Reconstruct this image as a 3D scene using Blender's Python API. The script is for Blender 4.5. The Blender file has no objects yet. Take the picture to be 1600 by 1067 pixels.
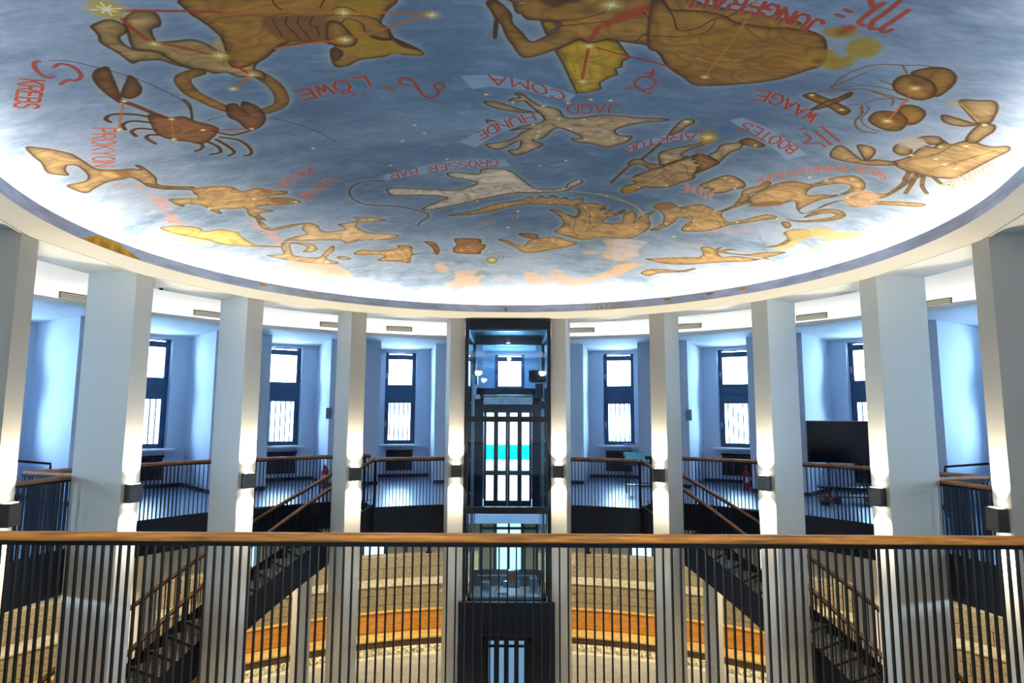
import bpy, math, json, random
import numpy as np
from mathutils import Matrix, Vector
random.seed(3)
# ---------------------------------------------------------------- camera, world, exposure
R = 5.5                       # radius of the column ring (m); ring centre is x = y = 0
EZ = 6.32                     # eye height above the lower floor
CX, CY = 0.0179*R, -1.3876*R
F0, PITCH, YAW, ROLL = 986.5, .119, -.0012, .0046
cp, sp, cyw, syw = math.cos(PITCH), math.sin(PITCH), math.cos(YAW), math.sin(YAW)
Fv = Vector((syw*cp, cyw*cp, sp)); Rt = Vector((cyw, -syw, 0)); Up = Rt.cross(Fv)
rv = Rt*math.cos(ROLL)+Up*math.sin(ROLL); uv_ = Up*math.cos(ROLL)-Rt*math.sin(ROLL)
cam_data = bpy.data.cameras.new('camera'); cam = bpy.data.objects.new('camera', cam_data)
bpy.context.scene.collection.objects.link(cam); bpy.context.scene.camera = cam
cam_data.sensor_width = 36; cam_data.lens = F0/1600*36; cam_data.clip_end = 200; cam_data.clip_start = .05
M4 = Matrix((rv, uv_, -Fv)).transposed().to_4x4(); M4.translation = Vector((CX, CY, EZ)); cam.matrix_world = M4
sc = bpy.context.scene
sc.view_settings.view_transform = 'Standard'; sc.view_settings.look = 'None'; sc.view_settings.gamma = 1
sc.view_settings.use_curve_mapping = False; sc.view_settings.exposure = 1.45
sc.cycles.max_bounces = 8; sc.cycles.diffuse_bounces = 5; sc.cycles.glossy_bounces = 3; sc.cycles.transparent_max_bounces = 16
sc.cycles.transmission_bounces = 6; sc.cycles.sample_clamp_indirect = 6; sc.cycles.caustics_reflective = False; sc.cycles.caustics_refractive = False
W = bpy.data.worlds.new('overcast_sky'); sc.world = W; W.use_nodes = True
bg = W.node_tree.nodes['Background']; bg.inputs[0].default_value = (.49, .75, 1.0, 1); bg.inputs[1].default_value = 17.0
NEAR_FILL = 140.0
COVE, COVE2, SCONCE, DOWN_FILL, BENCH = 13.5, 9.0, 105.0, 120.0, 9.0
WARM = (1.0, .87, .66)

# ---------------------------------------------------------------- helpers
col = sc.collection
def lin(c): return tuple(((v/255)/12.92 if v/255 <= .04045 else ((v/255+.055)/1.055)**2.4) for v in c)+(1,)
def mat(name, c, rough=.5, metal=0, bump=0, bscale=20, var=0, vscale=6, spec=.5, stretch=(1, 1, 1), emit=None):
    m = bpy.data.materials.new(name); m.use_nodes = True; n = m.node_tree; b = n.nodes['Principled BSDF']
    b.inputs['Base Color'].default_value = lin(c); b.inputs['Roughness'].default_value = rough; b.inputs['Metallic'].default_value = metal
    b.inputs['Specular IOR Level'].default_value = spec
    if var or bump:
        tc = n.nodes.new('ShaderNodeTexCoord'); mp = n.nodes.new('ShaderNodeMapping'); mp.inputs['Scale'].default_value = stretch
        n.links.new(tc.outputs['Object'], mp.inputs[0])
        if var:
            t = n.nodes.new('ShaderNodeTexNoise'); t.inputs['Scale'].default_value = vscale; t.inputs['Detail'].default_value = 6; n.links.new(mp.outputs[0], t.inputs[0])
            r = n.nodes.new('ShaderNodeValToRGB'); r.color_ramp.elements[0].position = .3; r.color_ramp.elements[1].position = .7
            r.color_ramp.elements[0].color = lin([max(0, v*(1-var)) for v in c]); r.color_ramp.elements[1].color = lin([min(255, v*(1+var)) for v in c])
            n.links.new(t.outputs[0], r.inputs[0]); n.links.new(r.outputs[0], b.inputs['Base Color'])
        if bump:
            t = n.nodes.new('ShaderNodeTexNoise'); t.inputs['Scale'].default_value = bscale; t.inputs['Detail'].default_value = 4; n.links.new(mp.outputs[0], t.inputs[0])
            bp = n.nodes.new('ShaderNodeBump'); bp.inputs['Strength'].default_value = bump; bp.inputs['Distance'].default_value = .02
            n.links.new(t.outputs[0], bp.inputs['Height']); n.links.new(bp.outputs[0], b.inputs['Normal'])
    if emit: b.inputs['Emission Color'].default_value = (*emit[0], 1); b.inputs['Emission Strength'].default_value = emit[1]
    return m
def glass(name, tint=(.9, .95, 1), refl=.08, frost=0):
    m = bpy.data.materials.new(name); m.use_nodes = True; n = m.node_tree; n.nodes.clear()
    o = n.nodes.new('ShaderNodeOutputMaterial'); mx = n.nodes.new('ShaderNodeMixShader'); t = n.nodes.new('ShaderNodeBsdfTransparent'); t.inputs[0].default_value = (*tint, 1)
    g = n.nodes.new('ShaderNodeBsdfGlossy'); g.inputs['Roughness'].default_value = .02; f = n.nodes.new('ShaderNodeFresnel'); f.inputs[0].default_value = 1.45
    ml = n.nodes.new('ShaderNodeMath'); ml.operation = 'MULTIPLY'; ml.inputs[1].default_value = refl/.04*.5; n.links.new(f.outputs[0], ml.inputs[0])
    n.links.new(ml.outputs[0], mx.inputs[0]); n.links.new(g.outputs[0], mx.inputs[2]); n.links.new(mx.outputs[0], o.inputs[0])
    if frost:
        tr = n.nodes.new('ShaderNodeBsdfTranslucent'); tr.inputs[0].default_value = (*tint, 1); m2 = n.nodes.new('ShaderNodeMixShader'); m2.inputs[0].default_value = frost
        n.links.new(t.outputs[0], m2.inputs[1]); n.links.new(tr.outputs[0], m2.inputs[2]); n.links.new(m2.outputs[0], mx.inputs[1])
    else: n.links.new(t.outputs[0], mx.inputs[1])
    return m
class MB:
    def __init__(s): s.v = []; s.f = []
    def box(s, c, d, a=0, tilt=None):
        x, y, z = [q/2 for q in d]; k = len(s.v); ca, sa = math.cos(a), math.sin(a)
        for sx, sy, sz in ((-1,-1,-1),(1,-1,-1),(1,1,-1),(-1,1,-1),(-1,-1,1),(1,-1,1),(1,1,1),(-1,1,1)):
            p = Vector((sx*x, sy*y, sz*z))
            if tilt: p = tilt @ p
            s.v.append((c[0]+p.x*ca-p.y*sa, c[1]+p.x*sa+p.y*ca, c[2]+p.z))
        s.f += [tuple(k+i for i in f) for f in ((0,3,2,1),(4,5,6,7),(0,1,5,4),(1,2,6,5),(2,3,7,6),(3,0,4,7))]; return s
    def quad(s, *p): k = len(s.v); s.v += [tuple(q) for q in p]; s.f.append(tuple(range(k, k+len(p)))); return s
    def cyl(s, p, q, r, n=10, r2=None):
        p, q = Vector(p), Vector(q); d = (q-p).normalized(); a = d.orthogonal().normalized(); b = d.cross(a); k = len(s.v); r2 = r if r2 is None else r2
        for i in range(n):
            t = 2*math.pi*i/n; o = a*math.cos(t)+b*math.sin(t); s.v += [tuple(p+o*r), tuple(q+o*r2)]
        for i in range(n): j = (i+1) % n; s.f.append((k+2*i, k+2*i+1, k+2*j+1, k+2*j))
        s.f.append(tuple(k+2*i for i in range(n))); s.f.append(tuple(k+2*i+1 for i in reversed(range(n)))); return s
    def sweep(s, path, prof, closed=False):
        """sweep a closed profile [(side, up)] along a path of points; side is horizontal, up is z"""
        n, m = len(path), len(prof); k = len(s.v); P = [Vector(p) for p in path]
        for i in range(n):
            a = P[i-1] if (i > 0 or closed) else P[i]; b = P[(i+1) % n] if (i < n-1 or closed) else P[i]
            d = (b-a); h = Vector((d.x, d.y, 0)).normalized(); side = Vector((h.y, -h.x, 0)); c = 1.0
            if 0 < i < n-1:
                h1 = Vector(((P[i]-a).x, (P[i]-a).y, 0)).normalized(); c = max(.5, abs(h1.dot(h)))
            for u, w in prof: q = P[i]+side*(u/c); s.v.append((q.x, q.y, q.z+w))
        for i in range(n if closed else n-1):
            for j in range(m):
                a, b = k+i*m+j, k+i*m+(j+1) % m; c2, d2 = k+((i+1) % n)*m+(j+1) % m, k+((i+1) % n)*m+j
                s.f.append((a, d2, c2, b))
        if not closed: s.f.append(tuple(k+j for j in range(m))); s.f.append(tuple(k+(n-1)*m+j for j in reversed(range(m))))
        return s
    def ring(s, prof, a0=-180, a1=180, step=2.5, closedprof=True):
        """revolve a profile [(r, z)] about the hall axis; angle measured from +y towards +x"""
        n = max(1, int(round((a1-a0)/step))); k = len(s.v); m = len(prof); full = abs(a1-a0-360) < 1e-6; N = n if full else n+1
        for i in range(N):
            t = math.radians(a0+(a1-a0)*i/n)
            for r, z in prof: s.v.append((r*math.sin(t), r*math.cos(t), z))
        for i in range(n):
            i2 = (i+1) % N
            for j in range(m if closedprof else m-1):
                j2 = (j+1) % m; s.f.append((k+i*m+j, k+i2*m+j, k+i2*m+j2, k+i*m+j2))
        if not full and closedprof: s.f.append(tuple(k+j for j in range(m))); s.f.append(tuple(k+(N-1)*m+j for j in reversed(range(m))))
        return s
    def mesh(s, name, m):
        me = bpy.data.meshes.new(name); me.from_pydata(s.v, [], s.f); me.materials.append(m)
        import bmesh as _b
        bm = _b.new(); bm.from_mesh(me); _b.ops.recalc_face_normals(bm, faces=bm.faces); bm.to_mesh(me); bm.free(); return me
def ob(name, mb, m=None, parent=None, bevel=0, smooth=False):
    me = mb.mesh(name, m) if isinstance(mb, MB) else mb
    o = bpy.data.objects.new(name, me); col.objects.link(o)
    if parent:
        o.parent = parent; q = parent; T = Matrix.Identity(4)
        while q: T = q.matrix_parent_inverse @ q.matrix_basis @ T; q = q.parent
        if isinstance(mb, MB): o.matrix_parent_inverse = T.inverted()
    if bevel: b = o.modifiers.new('edge', 'BEVEL'); b.width = bevel; b.segments = 2; b.limit_method = 'ANGLE'
    if smooth:
        for p in me.polygons: p.use_smooth = True
    return o
def inst(name, me, parent, loc, rz=0, scale=None):
    """an object sharing mesh data; loc and rz are relative to the parent"""
    o = bpy.data.objects.new(name, me); col.objects.link(o); o.parent = parent; o.location = loc; o.rotation_euler = (0, 0, rz)
    if scale: o.scale = scale
    return o
def thing(name, label, cat, loc=(0, 0, 0), rz=0, group=None):
    o = bpy.data.objects.new(name, None); col.objects.link(o); o.location = loc; o.rotation_euler = (0, 0, rz); o.empty_display_size = .1
    o['label'] = label; o['category'] = cat; o['kind'] = 'thing'
    if group: o['group'] = group
    o.matrix_basis = Matrix.Translation(loc) @ Matrix.Rotation(rz, 4, 'Z'); return o
def tag(o, label, cat, group=None):
    o['label'] = label; o['category'] = cat; o['kind'] = 'thing'
    if group: o['group'] = group
    return o
def struct(name, mb, m, parent=None, **k):
    o = ob(name, mb, m, parent, **k)
    if not parent: o['kind'] = 'structure'
    return o
def copy_tree(o, parent=None):
    c = o.copy(); col.objects.link(c)
    if parent: c.parent = parent
    for ch in o.children: copy_tree(ch, c)
    return c
def pol(phi, r, z=0, s=1): t = math.radians(phi); return (s*r*math.sin(t), r*math.cos(t), z)
def at(px, py, Y):
    d = Fv+rv*((px-800)/F0)-uv_*((py-533.5)/F0); t = Y/d.y; return Vector((CX+d.x*t, CY+d.y*t, EZ+d.z*t))
def light(name, kind, loc, energy, color=(1, 1, 1), size=.1, direction=(0, 0, -1), spot=None, blend=.5):
    l = bpy.data.lights.new(name, kind); l.energy = energy; l.color = color
    if kind == 'AREA': l.size = size; l.shape = 'DISK'
    elif kind == 'SPOT': l.spot_size = math.radians(spot); l.spot_blend = blend; l.shadow_soft_size = size
    else: l.shadow_soft_size = size
    o = bpy.data.objects.new(name, l); col.objects.link(o); o.location = loc
    o.rotation_euler = Vector(direction).to_track_quat('-Z', 'Y').to_euler(); return o

# ---------------------------------------------------------------- materials
white = mat('white_plaster', (226, 226, 222), .75, bump=.04, bscale=60)
wallm = mat('gallery_wall_paint', (205, 214, 228), .7, bump=.03, bscale=50)
soffm = mat('soffit_plaster', (206, 203, 190), .8)
colm = mat('column_paint', (204, 201, 190), .7)
black = mat('black_steel', (24, 28, 34), .38, .3, var=.15, vscale=30)
blackf = mat('dark_steel_fascia', (15, 25, 42), .45, .2, var=.2, vscale=3)
barm = mat('dark_bar_steel', (30, 36, 46), .32, .6, spec=.6)
barw = mat('charcoal_bar_steel', (24, 23, 24), .35, .5)
wood = mat('oak_handrail', (200, 132, 56), .42, var=.28, vscale=9, stretch=(.35, 5, 5), bump=.05, bscale=30)
woodf = mat('oak_gallery_rail', (158, 104, 66), .45, var=.15, vscale=6)
benchw = mat('bench_wood', (204, 144, 62), .45, var=.12, vscale=4, stretch=(1, 1, 6))
benchw_lit = mat('bench_wood_lit', (244, 198, 116), .4, var=.1, vscale=5)  # paler copy of the bench wood; light on upward faces put into the colour
brown = mat('bench_plinth_brown', (92, 68, 44), .6)
stone = mat('shell_limestone', (156, 144, 116), .85, var=.24, vscale=26, bump=.6, bscale=34, stretch=(1, 1, 2.2))
roughst = mat('porous_plinth_stone', (186, 176, 150), .9, var=.42, vscale=16, bump=1.0, bscale=24)
stonel = mat('pale_limestone', (200, 190, 164), .8, var=.12, vscale=12, bump=.3, bscale=30)
greyf = mat('lower_floor_terrazzo', (178, 176, 168), .25, var=.06, vscale=4)
gfloor = mat('gallery_floor_resin', (120, 148, 184), .30, var=.08, vscale=1.6, spec=1.0)
gfloor.node_tree.nodes['Principled BSDF'].inputs['Coat Weight'].default_value = .8; gfloor.node_tree.nodes['Principled BSDF'].inputs['Coat Roughness'].default_value = .22
framem = mat('window_frame_anthracite', (44, 76, 108), .4)
steel = mat('brushed_steel', (170, 178, 188), .3, .9, var=.1, vscale=8)
treadm = mat('polished_step_metal', (205, 208, 212), .30, .2, var=.30, vscale=7, bump=.12, bscale=10)
lampm = mat('lamp_housing_grey', (72, 74, 74), .45, .4)
gl = glass('clear_glass'); glift = glass('lift_glass', (.80, .93, 1), .10); frost = glass('frosted_glass', (.80, .93, 1), .05, .85)
teal = glass('teal_frosted_band', (.05, .80, .72), .05, .8)
redm = mat('extinguisher_red', (190, 30, 28), .35)
def emis(name, c, s):
    m = bpy.data.materials.new(name); m.use_nodes = True; n = m.node_tree; n.nodes.clear(); o = n.nodes.new('ShaderNodeOutputMaterial')
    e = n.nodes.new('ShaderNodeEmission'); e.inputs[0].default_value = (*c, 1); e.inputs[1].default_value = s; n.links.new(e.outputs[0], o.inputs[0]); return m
ledm = emis('cove_led', (1, .95, .85), COVE); ledm2 = emis('gallery_cove_led', (1, .96, .95), COVE2); ledb = emis('bench_led', (1, .9, .68), BENCH)
lens = emis('lamp_lens', (1, .95, .8), 6)

# ---------------------------------------------------------------- painted ceiling
FONT={'A':['0,0 .5,1 1,0','.2,.4 .8,.4'],'B':['0,0 0,1 .7,1 .9,.85 .9,.65 .7,.53 0,.53','.7,.53 1,.4 1,.15 .75,0 0,0'],'C':['1,.85 .8,1 .3,1 0,.7 0,.3 .3,0 .8,0 1,.15'],
'D':['0,0 0,1 .6,1 1,.7 1,.3 .6,0 0,0'],'E':['1,0 0,0 0,1 1,1','0,.52 .8,.52'],'F':['0,0 0,1 1,1','0,.52 .8,.52'],'G':['1,.85 .8,1 .3,1 0,.7 0,.3 .3,0 .8,0 1,.2 1,.45 .6,.45'],
'H':['0,0 0,1','1,0 1,1','0,.5 1,.5'],'I':['.5,0 .5,1'],'J':['.9,1 .9,.25 .7,0 .3,0 .1,.2'],'K':['0,0 0,1','1,1 0,.45','.25,.6 1,0'],'L':['0,1 0,0 .9,0'],'M':['0,0 0,1 .5,.35 1,1 1,0'],
'N':['0,0 0,1 1,0 1,1'],'O':['.3,0 0,.3 0,.7 .3,1 .7,1 1,.7 1,.3 .7,0 .3,0'],'P':['0,0 0,1 .8,1 1,.85 1,.6 .8,.48 0,.48'],'R':['0,0 0,1 .8,1 1,.85 1,.65 .8,.5 0,.5','.5,.5 1,0'],
'S':['1,.85 .8,1 .2,1 0,.8 .1,.6 .9,.4 1,.2 .8,0 .2,0 0,.15'],'T':['.5,0 .5,1','0,1 1,1'],'U':['0,1 0,.25 .25,0 .75,0 1,.25 1,1'],'W':['0,1 .25,0 .5,.7 .75,0 1,1'],'X':['0,0 1,1','0,1 1,0'],
'Y':['0,1 .5,.5 1,1','.5,.5 .5,0'],'Z':['0,1 1,1 0,0 1,0'],'.':['.4,0 .6,0'],' ':[]}
COL={'g':(160,112,48),'g2':(178,142,92),'t':(176,138,84),'t2':(196,165,122),'t3':(182,152,112),'p':(205,188,162),'p2':(200,190,190),'y':(188,146,40),'y2':(205,170,95),'y3':(225,190,110),'y4':(205,182,110),'y5':(190,150,40),
'b':(135,88,48),'b2':(150,105,62),'bd':(92,55,30),'ol':(84,52,28),'r':(186,72,42),'r2':(205,110,80),'r3':(195,95,88),'r4':(215,150,130),'o':(208,118,55),'o4':(222,160,100),'o5':(205,135,50),
'w':(255,246,205),'w2':(240,230,200),'bn':(160,180,205),'gr':(205,215,150),'pk':(224,178,140),'sk':(120,152,190),'sd':(90,115,165)}
def catmull(p,closed,n=5):
    p=np.asarray(p,float); N=len(p)
    if N<3: return p
    out=[]
    rng=range(N) if closed else range(N-1)
    for i in rng:
        p1=p[i];p2=p[(i+1)%N]
        p0=p[i-1] if (closed or i>0) else p1; p3=p[(i+2)%N] if (closed or i+2<N) else p2
        for k in range(n):
            t=k/n; out.append(.5*((2*p1)+(p2-p0)*t+(2*p0-5*p1+4*p2-p3)*t*t+(3*p1-p0-3*p2+p3)*t**3))
    if not closed: out.append(p[-1])
    return np.array(out)
class Canvas:
    def __init__(s,x0,y0,x1,y1,res):
        s.x0,s.y0,s.res=x0,y0,res; s.W=int((x1-x0)/res); s.H=int((y1-y0)/res)
        s.img=np.zeros((s.H,s.W,3),np.float32)
    def box(s,P,m):
        a=np.clip(((P.min(0)-m-[s.x0,s.y0])/s.res).astype(int),0,[s.W,s.H]); b=np.clip(((P.max(0)+m-[s.x0,s.y0])/s.res).astype(int)+2,0,[s.W,s.H]); return a[0],a[1],b[0],b[1]
    def polymask(s,P):
        bx=s.box(P,.01); x0,y0,x1,y1=bx
        if x1-x0<1 or y1-y0<1: return bx,None
        m=np.zeros((y1-y0,x1-x0),bool); xs=s.x0+(np.arange(x0,x1)+.5)*s.res
        ys=s.y0+(np.arange(y0,y1)+.5)*s.res
        for i in range(len(P)):
            ax,ay=P[i];bx_,by=P[(i+1)%len(P)]
            if ay==by: continue
            lo,hi=min(ay,by),max(ay,by)
            r=np.nonzero((ys>=lo)&(ys<hi))[0]
            if len(r)==0: continue
            xc=ax+(ys[r]-ay)*(bx_-ax)/(by-ay)
            m[r]^=(xs[None,:]>xc[:,None])
        return bx,m.astype(np.float32)
    def strokemask(s,P,w):
        bx=s.box(P,w*.5+4*s.res); x0,y0,x1,y1=bx
        if x1-x0<1 or y1-y0<1: return bx,None
        m=np.zeros((y1-y0,x1-x0),np.float32); r=w/2
        for i in range(len(P)-1):
            seg=P[i:i+2]; a0,b0,a1,b1=s.box(seg,r+2*s.res)
            if a1<=a0 or b1<=b0: continue
            X,Y=np.meshgrid(s.x0+(np.arange(a0,a1)+.5)*s.res,s.y0+(np.arange(b0,b1)+.5)*s.res)
            d=seg[1]-seg[0]; L=max(d@d,1e-12); t=np.clip(((X-seg[0,0])*d[0]+(Y-seg[0,1])*d[1])/L,0,1)
            D=np.hypot(X-seg[0,0]-t*d[0],Y-seg[0,1]-t*d[1])
            v=np.clip((r-D)/s.res+.5,0,1); ss=m[b0-y0:b1-y0,a0-x0:a1-x0]; np.maximum(ss,v,out=ss)
        return bx,m
    def blend(s,bx,m,col,a=1.):
        if m is None: return
        x0,y0,x1,y1=bx; v=s.img[y0:y1,x0:x1]; k=(m*a)[...,None]; v+=k*(np.asarray(col,np.float32)-v)
def blur(a,r):
    for ax in (0,1):
        for _ in range(2):
            pad=[(0,0)]*a.ndim; pad[ax]=(r+1,r); c=np.cumsum(np.pad(a,pad,mode='edge'),axis=ax,dtype=np.float64)
            n=a.shape[ax]; i1=np.arange(n)+2*r+1
            a=((np.take(c,i1,axis=ax)-np.take(c,np.arange(n),axis=ax))/(2*r+1)).astype(np.float32)
    return a
def vnoise(W,H,cell,rng,ax=1.):
    gw,gh=int(W/cell/ax)+3,int(H/cell)+3; g=rng.random((gh,gw)).astype(np.float32)
    x=np.arange(W)/cell/ax; y=np.arange(H)/cell; xi=x.astype(int); yi=y.astype(int); fx=x-xi; fy=y-yi; fx=fx*fx*(3-2*fx); fy=fy*fy*(3-2*fy)
    g1=g[:,xi]*(1-fx)+g[:,xi+1]*fx
    return g1[yi]*(1-fy)[:,None]+g1[yi+1]*fy[:,None]
def letters(txt,base,up):
    """strokes of txt along polyline base (plan coords), up = letter height vector"""
    base=np.asarray(base,float); up=np.asarray(up,float); seg=np.hypot(*(np.diff(base,axis=0).T)); cum=np.r_[0,np.cumsum(seg)]; L=cum[-1]; n=len(txt); out=[]
    at=lambda u:np.array([np.interp(u,cum,base[:,0]),np.interp(u,cum,base[:,1])])
    for i,ch in enumerate(txt):
        a=at(L*(i+.10)/n); b=at(L*(i+.85)/n); d=b-a
        for st in FONT[ch]:
            q=np.array([[float(v) for v in p.split(',')] for p in st.split()]); out.append(a+q[:,:1]*d+q[:,1:]*up)
    return out
def paint(items,res=.0042,x0=-5.6,y0=-5.2,x1=5.6,y1=5.6,light=1.):
    """items: (kind,col,width m,pts plan,text,up) -> linear RGB image"""
    rng=np.random.default_rng(7); C=Canvas(x0,y0,x1,y1,res); W,H=C.W,C.H
    n=.5*vnoise(W,H,180,rng,1.6)+.3*vnoise(W,H,60,rng,1.8)+.2*vnoise(W,H,18,rng,2); 
    sky=np.array((128,152,176.));dark=np.array((100,124,150.));hi=np.array((158,174,194.))
    t=np.clip((n-.3)/.4,0,1)[...,None]; C.img[:]=(dark*(1-t)+sky*t)/255
    n2=.6*vnoise(W,H,40,rng,2.2)+.4*vnoise(W,H,9,rng,2.5); k=np.clip((n2-.62)*3,0,1)[...,None]*.4; C.img+=k*(hi/255-C.img)
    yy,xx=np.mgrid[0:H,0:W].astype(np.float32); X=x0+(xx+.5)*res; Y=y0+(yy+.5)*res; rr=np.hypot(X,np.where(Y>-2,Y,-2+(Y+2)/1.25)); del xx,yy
    # paler and more clouded towards the rim
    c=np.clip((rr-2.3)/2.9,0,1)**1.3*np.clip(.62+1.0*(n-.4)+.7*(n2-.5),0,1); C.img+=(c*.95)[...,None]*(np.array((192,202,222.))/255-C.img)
    closed=('P','F','Q')
    halo=np.zeros((H,W),np.float32); shp=[]
    for kd,cl,w,pts,txt,up in items:
        if cl=='bn': p=np.asarray(pts)
        elif kd=='P' : p=catmull(pts,True,4)
        elif kd in('F',): p=catmull(pts,True,5)
        elif kd=='Q': p=np.asarray(pts)
        elif kd in('S','H'): p=catmull(pts,False,5)
        else: p=np.asarray(pts)
        if kd in('P','Q'): bx,m=C.polymask(p)
        elif kd=='H': w=w*1.25; bx,m=C.strokemask(p,w)
        elif kd=='F': bx,m=C.polymask(p)
        elif kd=='S': bx,m=C.strokemask(p,w)
        else: bx,m=None,None
        shp.append((kd,cl,w,p,txt,up,bx,m))
        if kd in('P','H','Q') and m is not None:
            a,b,c_,d=bx; v=halo[b:d,a:c_]; np.maximum(v,m,out=v)
    s4=halo[:H//4*4,:W//4*4].reshape(H//4,4,W//4,4).mean((1,3)); h4=blur(s4,3); h4=np.clip(h4*2.3,0,1)
    hb=np.zeros_like(halo); hb[:H//4*4,:W//4*4]=np.repeat(np.repeat(h4,4,0),4,1); hb=blur(hb,4)
    C.img+=(hb*.55)[...,None]*(np.array((188,192,184.))/255-C.img)
    tex=.5*vnoise(W,H,26,rng,3)+.3*vnoise(W,H,10,rng,3)+.2*rng.random((H,W)).astype(np.float32)
    fn=.75*vnoise(W,H,70,rng,1.5)+.25*vnoise(W,H,28,rng,1.3); fold=np.clip(1-np.abs(((fn*5)%1)-.5)*7,0,1); bro=np.abs(((fn*5)%1)-.5)*2; del fn
    for kd,cl,w,p,txt,up,bx,m in shp:
        col=np.array(COL[cl],float)/255
        if kd in('P','H','Q','F') and m is not None:
            x0_,y0_,x1_,y1_=bx
            if kd=='F':
                mm=blur(m,1 if cl=='bn' else 4) if min(m.shape)>12 else m
                if cl in('pk','gr','p2'): mm=mm*(.45+.75*tex[y0_:y1_,x0_:x1_])
                C.blend(bx,mm,col,.8); continue
            r=max(3,int(.05/res)); core=blur(m,r)*m; f=(.70+.42*np.clip((core-.45)*1.8,0,1))*(.84+.32*tex[y0_:y1_,x0_:x1_])*(1-.09*fold[y0_:y1_,x0_:x1_]*(m>.5))*(.93+.12*bro[y0_:y1_,x0_:x1_])
            v=C.img[y0_:y1_,x0_:x1_]; k=(m*.96)[...,None]; v+=k*(col*f[...,None]-v)
            if kd=='H':
                e=np.clip(m*4,0,1)-blur(m,2)*1.0; e=np.clip(m-np.clip(blur(m,max(2,int(.010/res)))*2.2-1.1,0,1),0,1); C.blend(bx,e,np.array(COL['ol'])/255.,.55)
            else:
                q=np.vstack([p,p[:1]]); far=np.hypot(*p.mean(0)-np.array([0,-5.]))>6.3; b2,m2=C.strokemask(q,.014 if far else .022); C.blend(b2,m2,np.array(COL['ol'])/255.,.5 if far else .7)
        elif kd=='S': C.blend(bx,m,col,.85)
        elif kd=='T':
            w=w*1.45
            for st in letters(txt,p,up):
                b2,m2=C.strokemask(st,w*1.6)
                if w>.015: C.blend(b2,m2,np.array((200,200,205.))/255,.35)
            for st in letters(txt,p,up): b2,m2=C.strokemask(st,w); C.blend(b2,m2,col,.92)
            if txt in('LOWE','GROSSER BAR','KL. BAR','SCHLANGENTRAGER'):
                i={'LOWE':1,'GROSSER BAR':9,'KL. BAR':5,'SCHLANGENTRAGER':11}[txt]; n_=len(txt); base=np.asarray(p); cum=np.r_[0,np.cumsum(np.hypot(*np.diff(base,axis=0).T))]
                for o in(.3,.65):
                    u=cum[-1]*(i+o)/n_; c0=np.array([np.interp(u,cum,base[:,0]),np.interp(u,cum,base[:,1])])+np.array(up)*1.18
                    b2,m2=C.strokemask(np.array([c0,c0+1e-4]),w*1.3); C.blend(b2,m2,col,.9)
        elif kd=='X':
            w=w*.62
            for c0 in p:
                b2,m2=C.strokemask(np.array([c0,c0+1e-4]),w*2.6); C.blend(b2,blur(m2,max(1,int(w*.5/res))),(.93,.80,.42),.75)
                for k in range(4):
                    a=k*math.pi/4+.2; d=np.array([math.cos(a),math.sin(a)])*w*(.62 if k%2 else .95)
                    b2,m2=C.strokemask(np.array([c0-d,c0+d]),max(.006,w*.16)); C.blend(b2,m2,(1,.97,.84),.95)
                b2,m2=C.strokemask(np.array([c0,c0+1e-4]),w*.55); C.blend(b2,m2,(1,.97,.84),.95)
    # weathering
    f=.93+.14*(.5*vnoise(W,H,5,rng,2)+.5*tex); C.img*=f[...,None]
    return np.clip(C.img,0,1),C
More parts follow.
